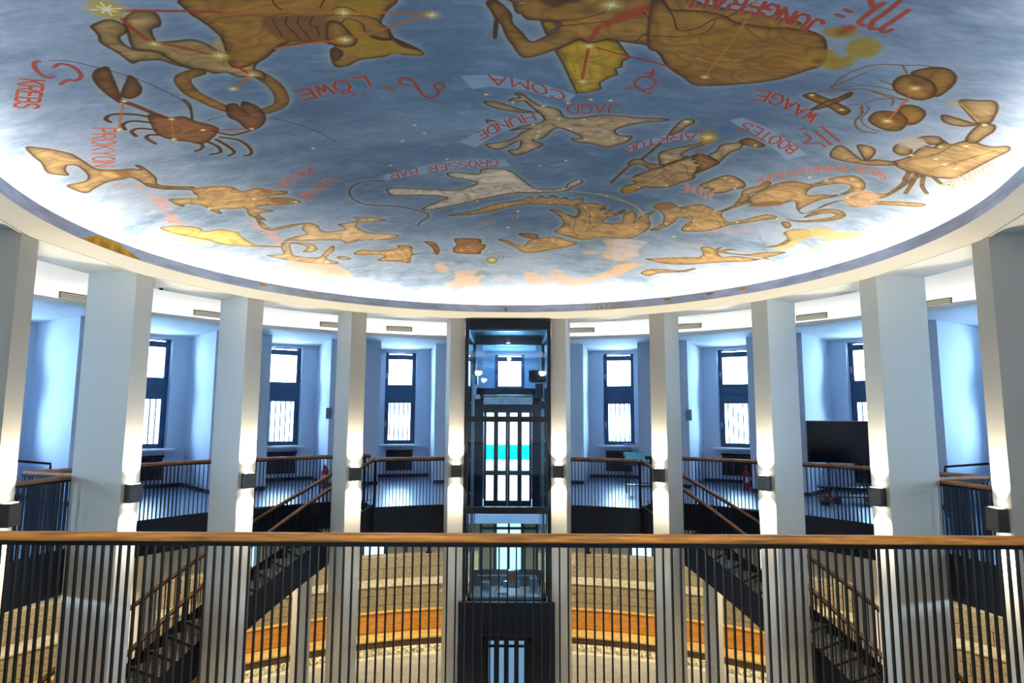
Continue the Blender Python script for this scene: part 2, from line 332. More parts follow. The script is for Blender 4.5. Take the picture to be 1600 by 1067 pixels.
# plan coordinates (mm) of the painted figures, lettering and stars
MURAL = r'''[["H","g",110,[[-2659,-2447],[-2798,-2400],[-2861,-2298],[-2888,-2098],[-2856,-1915],[-2806,-1728],[-2713,-1565],[-2537,-1465],[-2349,-1507],[-2234,-1621],[-2177,-1811],[-2161,-2006],[-2187,-2170],[-2218,-2255]],"",null],
["P","t",0,[[-2954,-3371],[-2816,-3414],[-2774,-3373],[-2764,-3277],[-2810,-3216],[-2876,-3181],[-2906,-3132],[-2920,-3036],[-2888,-2951],[-2770,-2876],[-2724,-2750],[-2707,-2595],[-2669,-2511],[-2705,-2559],[-2764,-2639],[-2818,-2739],[-2959,-2781],[-3020,-2760],[-3033,-2788],[-3028,-2951],[-3041,-3062],[-3037,-3152],[-2998,-3226],[-2979,-3296]],"",null],
["P","t",0,[[-2717,-3381],[-2624,-3450],[-2571,-3469],[-2486,-3426],[-2501,-3323],[-2550,-3236],[-2630,-3204],[-2687,-3056],[-2691,-3016],[-2576,-2989],[-2458,-2983],[-2398,-2934],[-2363,-2850],[-2330,-2733],[-2269,-2671],[-2138,-2722],[-2107,-2884],[-2110,-2986],[-2088,-3137],[-2051,-3277],[-1957,-3464],[-1824,-3536],[-1216,-3469],[-1412,-2799],[-1834,-2713],[-1919,-2645],[-2077,-2527],[-2202,-2373],[-2162,-2288],[-2196,-2147],[-2284,-2224],[-2389,-2257],[-2444,-2374],[-2545,-2383],[-2599,-2486],[-2664,-2521],[-2738,-2687],[-2770,-2876],[-2883,-2959],[-2872,-3039],[-2795,-3211]],"",null],
["F","y2",0,[[-2345,-2866],[-2235,-2959],[-2074,-3227],[-2027,-3271],[-2103,-3044],[-2066,-2935],[-2129,-2742],[-2265,-2680],[-2330,-2733]],"",null],
["P","g",0,[[-2165,-3610],[-844,-3397],[-904,-3104],[-963,-2958],[-917,-2855],[-915,-2711],[-748,-2500],[-709,-2372],[-871,-2387],[-948,-2430],[-1054,-2374],[-1230,-2351],[-1323,-2319],[-1406,-2249],[-1515,-2245],[-1495,-2465],[-1415,-2619],[-1469,-2693],[-1604,-2739],[-1742,-2767],[-1892,-2682],[-2082,-2505],[-2357,-2443],[-2215,-2974]],"",null],
["F","b",0,[[-1754,-3193],[-1627,-3169],[-1424,-3152],[-1351,-3122],[-1380,-2994],[-1445,-2742],[-1520,-2723],[-1675,-2764],[-1804,-2812],[-1850,-2945],[-1838,-3118]],"",null],
["S","bd",14,[[-1634,-3152],[-1680,-3047],[-1667,-2927],[-1659,-2782]],"",null],
["S","bd",14,[[-1548,-3136],[-1589,-3030],[-1583,-2891],[-1576,-2766]],"",null],
["S","bd",14,[[-1444,-3119],[-1505,-3015],[-1469,-2950],[-1492,-2813]],"",null],
["S","bd",12,[[-1748,-3137],[-1763,-3025],[-1774,-2868]],"",null],
["S","ol",14,[[-1647,-3403],[-1653,-3318],[-1630,-3260]],"",null],
["S","ol",14,[[-1293,-3346],[-1349,-3249]],"",null],
["F","y",0,[[-1325,-3210],[-1237,-3233],[-1140,-3326],[-872,-3349],[-919,-3124],[-1004,-3114],[-1129,-3165],[-1252,-3182]],"",null],
["F","y",0,[[-1261,-3015],[-1197,-3044],[-1148,-2980],[-1129,-2819],[-1081,-2730],[-953,-2673],[-893,-2558],[-782,-2481],[-714,-2373],[-899,-2413],[-1060,-2398],[-1265,-2380],[-1304,-2478],[-1341,-2574],[-1413,-2608],[-1270,-2650],[-1215,-2748],[-1242,-2875]],"",null],
["P","g",0,[[-1365,-3011],[-1275,-2998],[-1234,-2792],[-1216,-2706],[-1271,-2607],[-1355,-2598],[-1421,-2652],[-1457,-2702]],"",null],
["P","b",0,[[-1086,-2751],[-949,-2693],[-919,-2794],[-919,-2690],[-975,-2664],[-1049,-2694]],"",null],
["P","b",0,[[-910,-2689],[-825,-2595],[-741,-2477],[-820,-2507],[-879,-2579]],"",null],
["P","b",0,[[-1448,-2592],[-1392,-2538],[-1405,-2449],[-1470,-2368],[-1494,-2396],[-1489,-2487]],"",null],
["S","ol",14,[[-1286,-3186],[-1239,-3225],[-1168,-3224],[-1111,-3163]],"",null],
["S","ol",12,[[-1271,-2978],[-1215,-3047],[-1161,-3039],[-1106,-2955],[-1115,-2837]],"",null],
["S","ol",14,[[-1360,-3124],[-1147,-3094],[-1009,-3049],[-963,-2958]],"",null],
["S","r",34,[[-2663,-3497],[-2029,-3307]],"",null],
["S","o",34,[[-2034,-3308],[-1133,-3148],[-549,-3067]],"",null],
["S","o",34,[[-549,-3067],[-1075,-2802],[-1235,-2751],[-1343,-2715],[-1645,-2705],[-1896,-2672]],"",null],
["S","r",33,[[-2724,-3411],[-2736,-3191],[-2716,-3004],[-2609,-2927],[-2375,-2657]],"",null],
["S","r",33,[[-2332,-2530],[-2275,-2246]],"",null],
["S","o",34,[[-2304,-2230],[-2527,-2043]],"",null],
["F","y",0,[[-2771,-3665],[-2730,-3660],[-2674,-3635],[-2655,-3563],[-2677,-3466],[-2731,-3413],[-2778,-3419],[-2804,-3472],[-2821,-3547],[-2804,-3610]],"",null],
["F","y",0,[[-2413,-2735],[-2339,-2735],[-2305,-2636],[-2332,-2564],[-2381,-2556],[-2438,-2609]],"",null],
["X","w",150,[[-2739,-3546]],"",null],
["X","w",95,[[-2366,-2666]],"",null],
["X","w",60,[[-2721,-2996],[-2271,-2258],[-2533,-2040]],"",null],
["X","w",75,[[-1206,-3148],[-1307,-2719],[-542,-3048]],"",null],
["P","b",0,[[-3229,-2768],[-3276,-2648],[-3381,-2398],[-3440,-2268],[-3484,-2181],[-3513,-2168],[-3498,-2377],[-3464,-2541],[-3413,-2664],[-3339,-2748],[-3272,-2775]],"",null],
["P","b",0,[[-3170,-2576],[-3168,-2477],[-3219,-2321],[-3296,-2225],[-3392,-2190],[-3429,-2235],[-3432,-2264],[-3309,-2415],[-3245,-2487]],"",null],
["H","b",46,[[-3475,-2177],[-3419,-1977],[-3366,-1729],[-3316,-1605]],"",null],
["P","b",0,[[-3437,-1818],[-3329,-1674],[-3200,-1637],[-3162,-1501],[-3065,-1336],[-3056,-1211],[-3206,-1037],[-3362,-959],[-3447,-1069],[-3564,-1198],[-3601,-1376],[-3539,-1583]],"",null],
["H","b",26,[[-3114,-1209],[-2999,-1031],[-2827,-1048],[-2685,-1110]],"",null],
["P","b",0,[[-2740,-1710],[-2648,-1727],[-2654,-1564],[-2639,-1444],[-2634,-1611],[-2555,-1746],[-2484,-1555],[-2528,-1286],[-2665,-1102],[-2786,-1091],[-2797,-1335],[-2829,-1465]],"",null],
["H","b",30,[[-3443,-1735],[-3545,-1879],[-3694,-1966],[-3790,-1910],[-3801,-1829]],"",null],
["H","b",30,[[-3506,-1624],[-3622,-1750],[-3738,-1731],[-3789,-1612]],"",null],
["H","b",30,[[-3566,-1478],[-3682,-1577],[-3769,-1539],[-3791,-1428]],"",null],
["H","b",30,[[-3597,-1342],[-3680,-1392],[-3736,-1332],[-3736,-1173]],"",null],
["H","b",30,[[-3368,-994],[-3368,-897],[-3424,-830],[-3497,-804]],"",null],
["H","b",30,[[-3280,-980],[-3245,-801],[-3286,-658],[-3400,-652]],"",null],
["H","b",30,[[-3180,-993],[-3146,-752],[-3155,-592],[-3242,-536]],"",null],
["H","b",30,[[-3118,-1025],[-2976,-864],[-2964,-602],[-3021,-463],[-3086,-460]],"",null],
["S","ol",10,[[-3510,-3022],[-3395,-2949],[-3272,-2750],[-3159,-2528],[-3075,-2215],[-3038,-1949],[-3109,-1649],[-3173,-1565]],"",null],
["S","ol",10,[[-3055,-1450],[-2949,-1489],[-2781,-1473],[-2515,-1310],[-2330,-1127],[-2144,-827],[-2011,-476]],"",null],
["H","b",18,[[-3167,-1533],[-3034,-1838],[-3016,-1993]],"",null],
["S","r",16,[[-3468,-2157],[-3308,-1634],[-3185,-1274],[-2756,-1109]],"",null],
["S","o",14,[[-3341,-1593],[-3537,-1183]],"",null],
["S","o",20,[[-3499,-2122],[-3835,-1641]],"",null],
["S","o",14,[[-2786,-1091],[-3049,-1178]],"",null],
["X","w",38,[[-3463,-2164],[-3835,-1641],[-3322,-1629],[-3190,-1264],[-2750,-1094],[-3537,-1183]],"",null],
["X","w",34,[[-2313,-365]],"",null],
["S","r",33,[[-3581,-3037],[-3616,-3034],[-3675,-2943],[-3700,-2831],[-3679,-2777]],"",null],
["S","r",33,[[-3549,-2921],[-3480,-2948],[-3438,-2888],[-3446,-2789],[-3487,-2702],[-3558,-2663],[-3599,-2693],[-3690,-2652]],"",null],
["S","r",14,[[-3651,-2827],[-3647,-2761]],"",null],
["T","r",18,[[-3857,-2865],[-4222,-2448]],"KREBS",[115,106]],
["T","r2",18,[[-3987,-1801],[-4516,-978]],"PROKYON",[151,108]],
["P","g2",0,[[-4659,-1739],[-4590,-1662],[-4521,-1513],[-4479,-1366],[-4499,-1154],[-4516,-932],[-4402,-802],[-4248,-727],[-4188,-644],[-4171,-789],[-4139,-728],[-4152,-539],[-4182,-359],[-4253,-204],[-4162,-78],[-3971,70],[-4002,133],[-4224,-16],[-4348,-190],[-4352,-359],[-4363,-531],[-4463,-547],[-4625,-573],[-4801,-511],[-4933,-456],[-4965,-573],[-4959,-739],[-4858,-732],[-4756,-726],[-4670,-817],[-4617,-975],[-4598,-1118],[-4662,-1172],[-4747,-1086],[-4792,-964],[-4840,-1006],[-4889,-1133],[-4787,-1359],[-4745,-1515]],"",null],
["F","b2",0,[[-4418,-775],[-4301,-727],[-4305,-630],[-4382,-546],[-4473,-575],[-4441,-673]],"",null],
["F","y3",0,[[-4533,-825],[-4471,-797],[-4441,-673],[-4466,-610],[-4548,-675]],"",null],
["P","g2",0,[[-4322,-296],[-4208,-110],[-3979,107],[-3746,189],[-3583,304],[-3519,484],[-3315,487],[-3166,643],[-3019,731],[-3071,832],[-3219,784],[-3315,821],[-3089,929],[-2956,1135],[-3180,1141],[-3403,1053],[-3571,1051],[-3378,1261],[-3600,1254],[-3583,1485],[-3664,1419],[-3727,1228],[-3688,1008],[-3856,932],[-3986,852],[-4022,1006],[-4076,905],[-4096,738],[-4130,606],[-4256,476],[-4320,541],[-4359,403],[-4337,244],[-4066,409],[-4038,257],[-4037,132],[-4264,-87],[-4363,-222]],"",null],
["F","b2",0,[[-3309,511],[-3221,575],[-3192,713],[-3261,722],[-3309,635]],"",null],
["F","b2",0,[[-3280,859],[-3132,909],[-3062,1046],[-3152,1111],[-3297,1042]],"",null],
["S","w2",14,[[-3836,662],[-3599,713],[-3465,786]],"",null],
["X","w",36,[[-4079,771],[-3018,1117],[-3479,779]],"",null],
["T","r3",20,[[-2548,128],[-3115,503]],"POLLUX",[105,130]],
["T","r3",20,[[-2400,512],[-2975,988]],"CASTOR",[116,134]],
["T","r4",16,[[-4477,-11],[-4689,923]],"ZWILLINGE",[100,166]],
["T","r4",14,[[-3836,1411],[-3734,2343]],"FUHRMANN",[160,64]],
["S","o4",16,[[-4589,-544],[-4603,-430],[-4448,-265]],"",null],
["S","o4",20,[[-4414,-323],[-4499,-50]],"",null],
["S","o4",12,[[-4875,-1710],[-4768,-1516]],"",null],
["S","o4",12,[[-4918,-1596],[-4818,-1465]],"",null],
["S","gr",14,[[-4947,-1428],[-4885,-1309]],"",null],
["S","gr",14,[[-4997,-1335],[-4946,-1226]],"",null],
["S","gr",14,[[-5039,-1254],[-4999,-1154]],"",null],
["S","gr",14,[[-5075,-1186],[-5044,-1093]],"",null],
["F","gr",0,[[-4878,959],[-4699,1292],[-4576,1574],[-4512,1860],[-4646,1836],[-4800,1598],[-4915,1312],[-5001,1095]],"",null],
["P","y3",0,[[-4837,945],[-4648,1025],[-4464,1231],[-4437,1391],[-4227,1465],[-4085,1671],[-4089,1809],[-4017,2182],[-3723,2419],[-3732,2447],[-4074,2232],[-4400,1938],[-4489,1732],[-4650,1472],[-4803,1163]],"",null],
["S","o4",12,[[-4432,1418],[-4207,1501],[-4100,1662],[-4118,1791],[-4263,1791]],"",null],
["P","t2",0,[[-3668,1297],[-3653,1574],[-3604,1781],[-3316,1792],[-3074,1836],[-2973,1991],[-2970,2171],[-2861,2260],[-2612,2264],[-2674,2064],[-2560,2061],[-2344,2024],[-2389,1900],[-2145,1976],[-1947,2117],[-2014,2165],[-2368,2126],[-2407,2290],[-2262,2514],[-1858,2691],[-1901,2815],[-2184,2807],[-2430,2732],[-2716,2747],[-2767,2637],[-2977,2532],[-3328,2400],[-3528,2303],[-3660,2351],[-3515,2379],[-3257,2548],[-3208,2780],[-3346,2835],[-3444,2764],[-3330,2654],[-3462,2452],[-3558,2450],[-3609,2659],[-3612,2847],[-3403,3021],[-3252,3066],[-3070,2863],[-2939,2754],[-2981,2946],[-3172,3148],[-3010,3405],[-3213,3368],[-3460,3208],[-3719,2984],[-3998,2638],[-3819,2691],[-3738,2687],[-3702,2469],[-3600,2289],[-3422,2217],[-3208,2203],[-3224,2015],[-3157,1866],[-3457,1880],[-3632,1857],[-3725,1670]],"",null],
["F","pk",0,[[-3740,2925],[-3460,3208],[-3175,3385],[-2959,3711],[-2944,4103],[-3333,3798],[-3662,3449],[-3788,3189]],"",null],
["F","gr",0,[[-4217,2847],[-4020,2915],[-3766,3249],[-3463,3642],[-3047,4063],[-3475,3832],[-3798,3476],[-4108,3158]],"",null],
["P","g2",0,[[-2697,3170],[-2527,3067],[-2322,3178],[-1946,3190],[-1907,3085],[-1689,3158],[-1709,3429],[-1566,3481],[-1744,3513],[-1806,3778],[-1990,3688],[-2354,3540],[-2202,3422],[-2289,3327],[-2552,3267]],"",null],
["H","b2",10,[[-1464,3045],[-1355,3177],[-1320,3410],[-1355,3519]],"",null],
["S","ol",8,[[-1733,3446],[-1312,3526]],"",null],
["P","t2",0,[[-2997,3197],[-2891,3192],[-2778,3328],[-2905,3328]],"",null],
["H","b2",20,[[-1703,843],[-1880,799],[-2073,829],[-2216,984],[-2259,1200],[-2174,1460],[-1956,1610],[-1670,1710],[-1439,1876],[-1276,2024],[-1269,2175],[-1394,2305],[-1465,2414]],"",null],
["S","ol",8,[[-2006,2124],[-1746,2276],[-1475,2407],[-1287,2475]],"",null],
["P","p",0,[[-1669,1077],[-1177,1208],[-746,1298],[-550,1205],[-417,1069],[-594,952],[-795,829],[-769,713],[-402,788],[-335,652],[-157,609],[48,691],[262,1035],[457,1274],[830,1201],[879,1051],[1017,888],[1073,986],[950,1149],[854,1307],[493,1395],[77,1438],[-183,1549],[-516,1684],[-791,1812],[-1171,1916],[-1317,1877],[-1074,1666],[-897,1539],[-1206,1423],[-1670,1334],[-1718,1175]],"",null],
["S","r",9,[[-626,1381],[-514,1647],[77,1401],[-111,1199],[-560,1350]],"",null],
["S","ol",7,[[77,1401],[461,1383],[833,1237]],"",null],
["X","w",30,[[-1674,1186],[-626,1381],[-450,1688],[-79,1164],[77,1401],[492,1352],[832,1223],[1020,923],[-772,303],[-1525,369],[-957,-501],[-1037,-730],[-1250,-315],[456,521],[787,320],[180,2056],[23,2633]],"",null],
["S","ol",8,[[456,521],[760,336]],"",null],
["F","bn",0,[[-1691,658],[-1380,556],[-838,390],[-376,311],[-8,351],[49,553],[-390,581],[-958,684],[-1419,786],[-1683,837]],"",null],
["T","r",14,[[-99,338],[-493,372],[-989,460],[-1600,608]],"GROSSER BAR",[-8,205]],
["T","r4",10,[[181,2163],[-491,2450]],"KL. BAR",[10,155]],
["P","g2",0,[[-959,2152],[-537,2022],[-258,1845],[-55,1735],[77,1697],[241,1632],[337,1538],[437,1606],[514,1489],[598,1556],[689,1458],[793,1557],[886,1501],[959,1588],[1143,1485],[1163,1668],[1388,1626],[1306,1756],[1542,1783],[1357,1898],[1602,1961],[1803,1757],[1796,1913],[1458,2148],[1213,2117],[982,2231],[799,2101],[757,1991],[1078,2140],[1109,1942],[979,1810],[745,1803],[411,1795],[77,1884],[-266,2073],[-615,2170]],"",null],
["P","g2",0,[[668,1968],[855,2006],[1060,2217],[997,2106],[1114,2208],[1136,1905],[1041,1743],[1212,1657],[1522,1683],[1442,1848],[1643,1803],[1517,2011],[1797,1794],[1721,1963],[1542,2187],[1611,2293],[1836,2176],[1822,1938],[1920,1761],[2020,1882],[2025,2185],[2081,1925],[2257,1658],[2204,1886],[2289,2165],[2262,2422],[2071,2733],[1855,2792],[1575,2828],[1306,2977],[948,2846],[798,2741],[919,2480],[873,2243]],"",null],
["S","ol",9,[[1304,1995],[1354,2409],[1327,2660],[1559,2305],[1787,2373],[1872,2228]],"",null],
["S","ol",7,[[1181,1839],[1422,2518]],"",null],
["S","ol",7,[[1102,2090],[1106,2699]],"",null],
["S","ol",7,[[969,2412],[1208,2869]],"",null],
["S","y4",34,[[932,1296],[1349,1336],[1685,1447],[1977,1633],[2129,1896]],"",null],
["S","o4",16,[[1313,1306],[1606,1354],[1977,1633]],"",null],
["X","w",26,[[167,2060],[4,2655],[654,1734],[1203,1805],[1333,2019],[1476,1372],[2101,2298],[2732,2442],[483,1346],[820,1228]],"",null],
["P","b2",0,[[-922,3035],[-795,3003],[-485,3049],[-463,3230],[-390,3278],[-417,3413],[-486,3500],[-513,3613],[-775,3594],[-965,3528],[-973,3368],[-898,3240]],"",null],
["P","b2",0,[[180,2878],[323,2828],[488,2862],[534,2992],[369,3025]],"",null],
["P","g2",0,[[-163,3082],[-6,3105],[163,3281],[291,3322],[391,3091],[617,2985],[862,2936],[1014,3028],[1219,3108],[1036,3296],[851,3388],[556,3532],[296,3571],[164,3417],[-7,3239]],"",null],
["F","sk",0,[[374,3227],[523,3239],[589,3302],[418,3292]],"",null],
["X","w",24,[[-829,3452],[-314,3530],[-714,3348],[788,3079],[17,2640],[173,2076]],"",null],
["P","y4",0,[[-390,3826],[-298,3737],[-190,3831],[-238,3969],[-350,3966]],"",null],
["S","ol",6,[[-473,3684],[-184,3556],[34,3625]],"",null],
["S","ol",6,[[-457,3823],[-343,3758],[78,3739]],"",null],
["S","ol",5,[[-164,3648],[-167,3832]],"",null],
["S","ol",5,[[-98,3648],[-89,3832]],"",null],
["F","pk",0,[[-1357,3912],[-1216,3841],[-1141,4226],[-1345,4196]],"",null],
["F","pk",0,[[-1266,4778],[-1029,4523],[-1028,4240],[-841,4213],[-591,4257],[-649,4465],[-460,4429],[-591,4706],[-499,4806],[-745,4885]],"",null],
["F","pk",0,[[311,4359],[588,4317],[524,4464],[785,4535],[932,4613],[701,4733],[414,4755]],"",null],
["F","pk",0,[[772,4300],[995,4179],[1150,4393],[1394,4495],[1811,4121],[2106,3713],[2347,3593],[2237,3958],[1849,4398],[1371,4738],[1033,4695]],"",null],
["F","pk",0,[[1642,2911],[1918,2842],[2127,2874],[2319,3228],[2091,3624],[1728,3531],[1760,3156]],"",null],
["F","pk",0,[[1343,3382],[1615,3327],[1789,3355],[1422,3505]],"",null],
["F","p2",0,[[-325,4623],[-108,4391],[-16,4485],[-113,4722]],"",null],
["F","p2",0,[[-1308,3874],[-1062,3862],[-959,3968]],"",null],
["F","gr",0,[[-756,5076],[-366,5147],[-319,5245],[-666,5228]],"",null],
["F","gr",0,[[1842,4688],[2236,4486],[2341,4552],[2085,4722]],"",null],
["P","t3",0,[[-204,-1306],[-65,-1274],[114,-1138],[272,-1050],[352,-1039],[282,-1176],[214,-1310],[113,-1277],[50,-1321],[88,-1382],[163,-1384],[112,-1501],[186,-1488],[264,-1358],[371,-1212],[503,-1159],[597,-1105],[665,-921],[839,-926],[1089,-1043],[1484,-1041],[1736,-1087],[1776,-1032],[1513,-900],[1280,-684],[1334,-525],[1490,-524],[1452,-341],[1261,-159],[1060,-230],[882,-239],[800,-333],[925,-385],[736,-566],[592,-618],[491,-406],[438,-298],[323,-256],[461,-124],[243,141],[120,219],[27,75],[164,-1],[176,-249],[-2,-33],[-125,39],[-256,-106],[-90,-175],[117,-317],[202,-491],[312,-597],[60,-521],[227,-660],[417,-770],[438,-901],[352,-1023],[167,-1015],[-69,-1105],[-195,-1230]],"",null],
["P","t3",0,[[-212,-820],[-131,-786],[-50,-753],[-163,-654],[-202,-721]],"",null],
["F","sk",0,[[1040,-608],[1109,-619],[1132,-555],[1065,-527]],"",null],
["F","bn",0,[[-578,-193],[-387,-408],[-202,-721],[115,-917],[352,-1023],[433,-868],[306,-796],[116,-656],[-69,-452],[-268,-177],[-380,-39]],"",null],
["T","r",18,[[316,-1015],[115,-901],[-105,-720],[-372,-424]],"HUNDE",[54,193]],
["F","bn",0,[[-417,-1922],[-127,-1938],[185,-1819],[468,-1672],[733,-1499],[682,-1332],[438,-1429],[189,-1579],[-137,-1652],[-324,-1605]],"",null],
["T","r",18,[[631,-1530],[402,-1688],[185,-1839],[-179,-1934]],"COMA",[9,212]],
["T","r",16,[[1221,-1367],[949,-1289],[654,-1263]],"JAGD",[20,232]],
["S","ol",9,[[215,-1295],[379,-1025],[441,-837]],"",null],
["S","ol",8,[[546,-681],[736,-566]],"",null],
["S","ol",8,[[790,-740],[1001,-702],[1217,-904]],"",null],
["X","w",32,[[-185,-1470],[88,-1276],[417,-1193],[672,-1298],[899,-1408],[1104,-1412],[603,-850],[890,-884],[760,-613],[323,-698],[401,-491],[391,-381],[372,-311],[967,-332],[1284,-439],[1434,-442]],"",null],
["P","g",0,[[64,-3364],[90,-3227],[118,-3083],[156,-3056],[205,-2973],[309,-2967],[444,-2945],[467,-2888],[436,-2786],[371,-2699],[244,-2587],[160,-2753],[81,-2911],[72,-3045],[26,-3155],[-44,-3260],[-108,-3226],[-76,-3100],[-42,-2968],[3,-2871],[31,-2709],[91,-2517],[177,-2303],[316,-2344],[457,-2466],[564,-2562],[644,-2676],[712,-2619],[785,-2604],[849,-2654],[884,-2690],[977,-2670],[1122,-2647],[1229,-2621],[1361,-2488],[1454,-2319],[1598,-2179],[1714,-2079],[1880,-2044],[2156,-2149],[2290,-2367],[2482,-2528],[2613,-2574],[2642,-2723],[2401,-3066],[2211,-3241],[1936,-3262],[1748,-3292],[1468,-3343],[1179,-3449]],"",null],
["F","r",0,[[740,-2870],[821,-2976],[934,-3140],[1126,-3306],[1220,-3422],[1193,-3246],[1079,-3102],[917,-2968],[800,-2856]],"",null],
["F","bd",0,[[277,-3302],[335,-3199],[410,-3158],[496,-3226],[599,-3268],[590,-3353]],"",null],
["P","g",0,[[-53,-2949],[-34,-2930],[-55,-2666],[-70,-2687]],"",null],
["S","ol",14,[[205,-2973],[309,-2967],[537,-2971],[715,-3061],[799,-3125]],"",null],
["S","ol",14,[[468,-2878],[638,-2920],[821,-2976]],"",null],
["S","ol",12,[[644,-2676],[712,-2619],[784,-2609],[859,-2656],[874,-2689]],"",null],
["S","ol",14,[[1077,-3157],[1193,-3005],[1321,-2867]],"",null],
["S","ol",12,[[1122,-2647],[1161,-2801],[1335,-2808]],"",null],
["S","w2",8,[[136,-3210],[181,-3229]],"",null],
["P","g",0,[[1112,-3339],[1180,-3349],[1271,-3222],[1377,-3227],[1542,-3233],[1685,-3200],[1795,-3125],[2023,-3103],[2208,-3127],[2378,-3125],[2530,-3014],[2679,-2661],[2615,-2512],[2486,-2301],[2268,-2124],[1863,-1949],[1672,-2095],[1499,-2256],[1353,-2509],[1229,-2635]],"",null],
["S","ol",14,[[1180,-3349],[1324,-3108],[1411,-2917],[1545,-2982],[1621,-3137],[1718,-3207],[1807,-3415]],"",null],
["S","ol",10,[[1156,-2793],[1389,-2804],[1554,-2863],[1639,-2961],[1640,-3116]],"",null],
["S","b2",26,[[1555,-2724],[1790,-2690],[2033,-2751],[2199,-2855]],"",null],
["S","b2",26,[[1503,-2568],[1716,-2493],[1999,-2472],[2187,-2557]],"",null],
["S","b2",26,[[1628,-2411],[1910,-2321],[2178,-2365]],"",null],
["S","b2",26,[[1858,-3088],[2100,-2910],[2228,-3081]],"",null],
["F","y",0,[[2442,-3145],[2460,-3227],[2531,-3250],[2600,-3297],[2673,-3195],[2632,-3102],[2517,-3090]],"",null],
["F","y",0,[[2689,-3041],[2714,-3131],[2814,-3167],[2927,-3075],[2956,-2918],[2876,-2857],[2766,-2872]],"",null],
["F","y",0,[[2507,-2660],[2525,-2844],[2622,-2906],[2738,-2803],[2770,-2664],[2641,-2600]],"",null],
["F","y",0,[[2711,-2703],[2768,-2844],[2879,-2828],[2862,-2639],[2751,-2595]],"",null],
["F","r",0,[[2521,-3247],[2584,-3305],[2633,-3258],[2606,-3198]],"",null],
["F","b",0,[[2574,-2714],[2646,-2754],[2673,-2674],[2616,-2653]],"",null],
["F","b",0,[[2523,-3197],[2584,-3216],[2603,-3158],[2558,-3130]],"",null],
["Q","y",0,[[310,-2957],[445,-2935],[441,-2846],[370,-2720]],"",null],
["Q","y",0,[[459,-2443],[645,-2666],[734,-2599],[875,-2679],[969,-2658],[1122,-2379],[1072,-2300],[1082,-2181],[1032,-2149],[1074,-2030],[998,-1938],[934,-1818],[965,-1680],[846,-1577],[739,-1549],[635,-1893],[540,-2216]],"",null],
["S","y5",20,[[635,-2568],[746,-1932]],"",null],
["S","y5",20,[[826,-2521],[956,-2064]],"",null],
["S","y5",20,[[559,-2496],[679,-2031]],"",null],
["S","r",42,[[778,-2874],[739,-2643]],"",null],
["S","r",28,[[742,-2534],[746,-2283],[758,-1879]],"",null],
["S","r",28,[[783,-2539],[983,-2451],[1118,-2401],[1463,-2285],[1539,-2240]],"",null],
["S","o5",22,[[1822,-3464],[1867,-2959],[1859,-2209]],"",null],
["X","w",95,[[829,-3227]],"",null],
["X","w",60,[[746,-2546],[770,-1824]],"",null],
["X","w",50,[[1860,-2135]],"",null],
["T","r",24,[[2407,-3286],[2213,-3351],[2012,-3416],[1822,-3464],[1607,-3464],[1374,-3445]],"JUNGFRAU",[9,168]],
["S","r",42,[[2520,-3644],[2581,-3575],[2614,-3629],[2598,-3466],[2606,-3349],[2659,-3317]],"",null],
["S","r",42,[[2693,-3676],[2692,-3496],[2682,-3398],[2715,-3299],[2760,-3302]],"",null],
["S","r",42,[[2805,-3592],[2795,-3437],[2789,-3312],[2832,-3278],[2852,-3323]],"",null],
["S","r",33,[[2432,-3484],[2486,-3465]],"",null],
["S","r",33,[[2409,-3407],[2470,-3390]],"",null],
["S","r",30,[[1262,-1872],[1285,-1988],[1356,-2027],[1438,-1964],[1462,-1857],[1416,-1748],[1334,-1745],[1268,-1845]],"",null],
["S","r",30,[[1378,-2183],[1381,-2019]],"",null],
["S","r",28,[[1306,-2107],[1434,-2106]],"",null],
["S","r",30,[[1200,-1705],[1261,-1759],[1332,-1759],[1423,-1662],[1477,-1688]],"",null],
["T","r",25,[[-1291,-2018],[-2065,-1820]],"LOWE",[6,230]],
["S","r",36,[[-944,-1759],[-1009,-1796],[-1005,-1879],[-953,-1914],[-892,-1865],[-862,-1678],[-830,-1486],[-764,-1419],[-696,-1472],[-660,-1615]],"",null],
["S","r",30,[[-636,-1770],[-597,-1696],[-630,-1613],[-688,-1632],[-682,-1732],[-636,-1770]],"",null],
["F","b2",0,[[-1188,-1780],[-1072,-1705],[-1071,-1648],[-1161,-1618]],"",null],
["F","r",0,[[-1517,-1639],[-1486,-1618],[-1503,-1577],[-1530,-1589]],"",null],
["F","r",0,[[-1412,-1653],[-1392,-1637],[-1416,-1560],[-1427,-1591]],"",null],
["S","b",14,[[2939,-2274],[2928,-2538],[2989,-2722],[3078,-2815],[3260,-2872]],"",null],
["S","b",14,[[2934,-2255],[2985,-2431],[3052,-2655]],"",null],
["S","b",14,[[3220,-2854],[3324,-2749]],"",null],
["S","b",14,[[2851,-2130],[2993,-2280],[3133,-2412],[3278,-2447],[3452,-2432]],"",null],
["S","b",14,[[2963,-2197],[3163,-2358],[3381,-2342],[3604,-2318]],"",null],
["S","b",14,[[3222,-2005],[3334,-2099],[3374,-2231],[3483,-2288],[3538,-2171]],"",null],
["S","b",14,[[3338,-2063],[3429,-1870],[3471,-1679],[3610,-1540],[3746,-1581]],"",null],
["S","b",14,[[3220,-2855],[3367,-2924],[3482,-2895]],"",null],
["S","b",14,[[3224,-2557],[3382,-2507],[3587,-2384],[3696,-2378]],"",null],
["S","b",14,[[3264,-2351],[3448,-2309],[3599,-2323]],"",null],
["S","b",14,[[3358,-2087],[3426,-2014],[3472,-1802],[3592,-1665],[3733,-1626],[3840,-1697]],"",null],
["S","b",14,[[3330,-2036],[3416,-1930],[3445,-1745],[3582,-1574],[3738,-1565]],"",null],
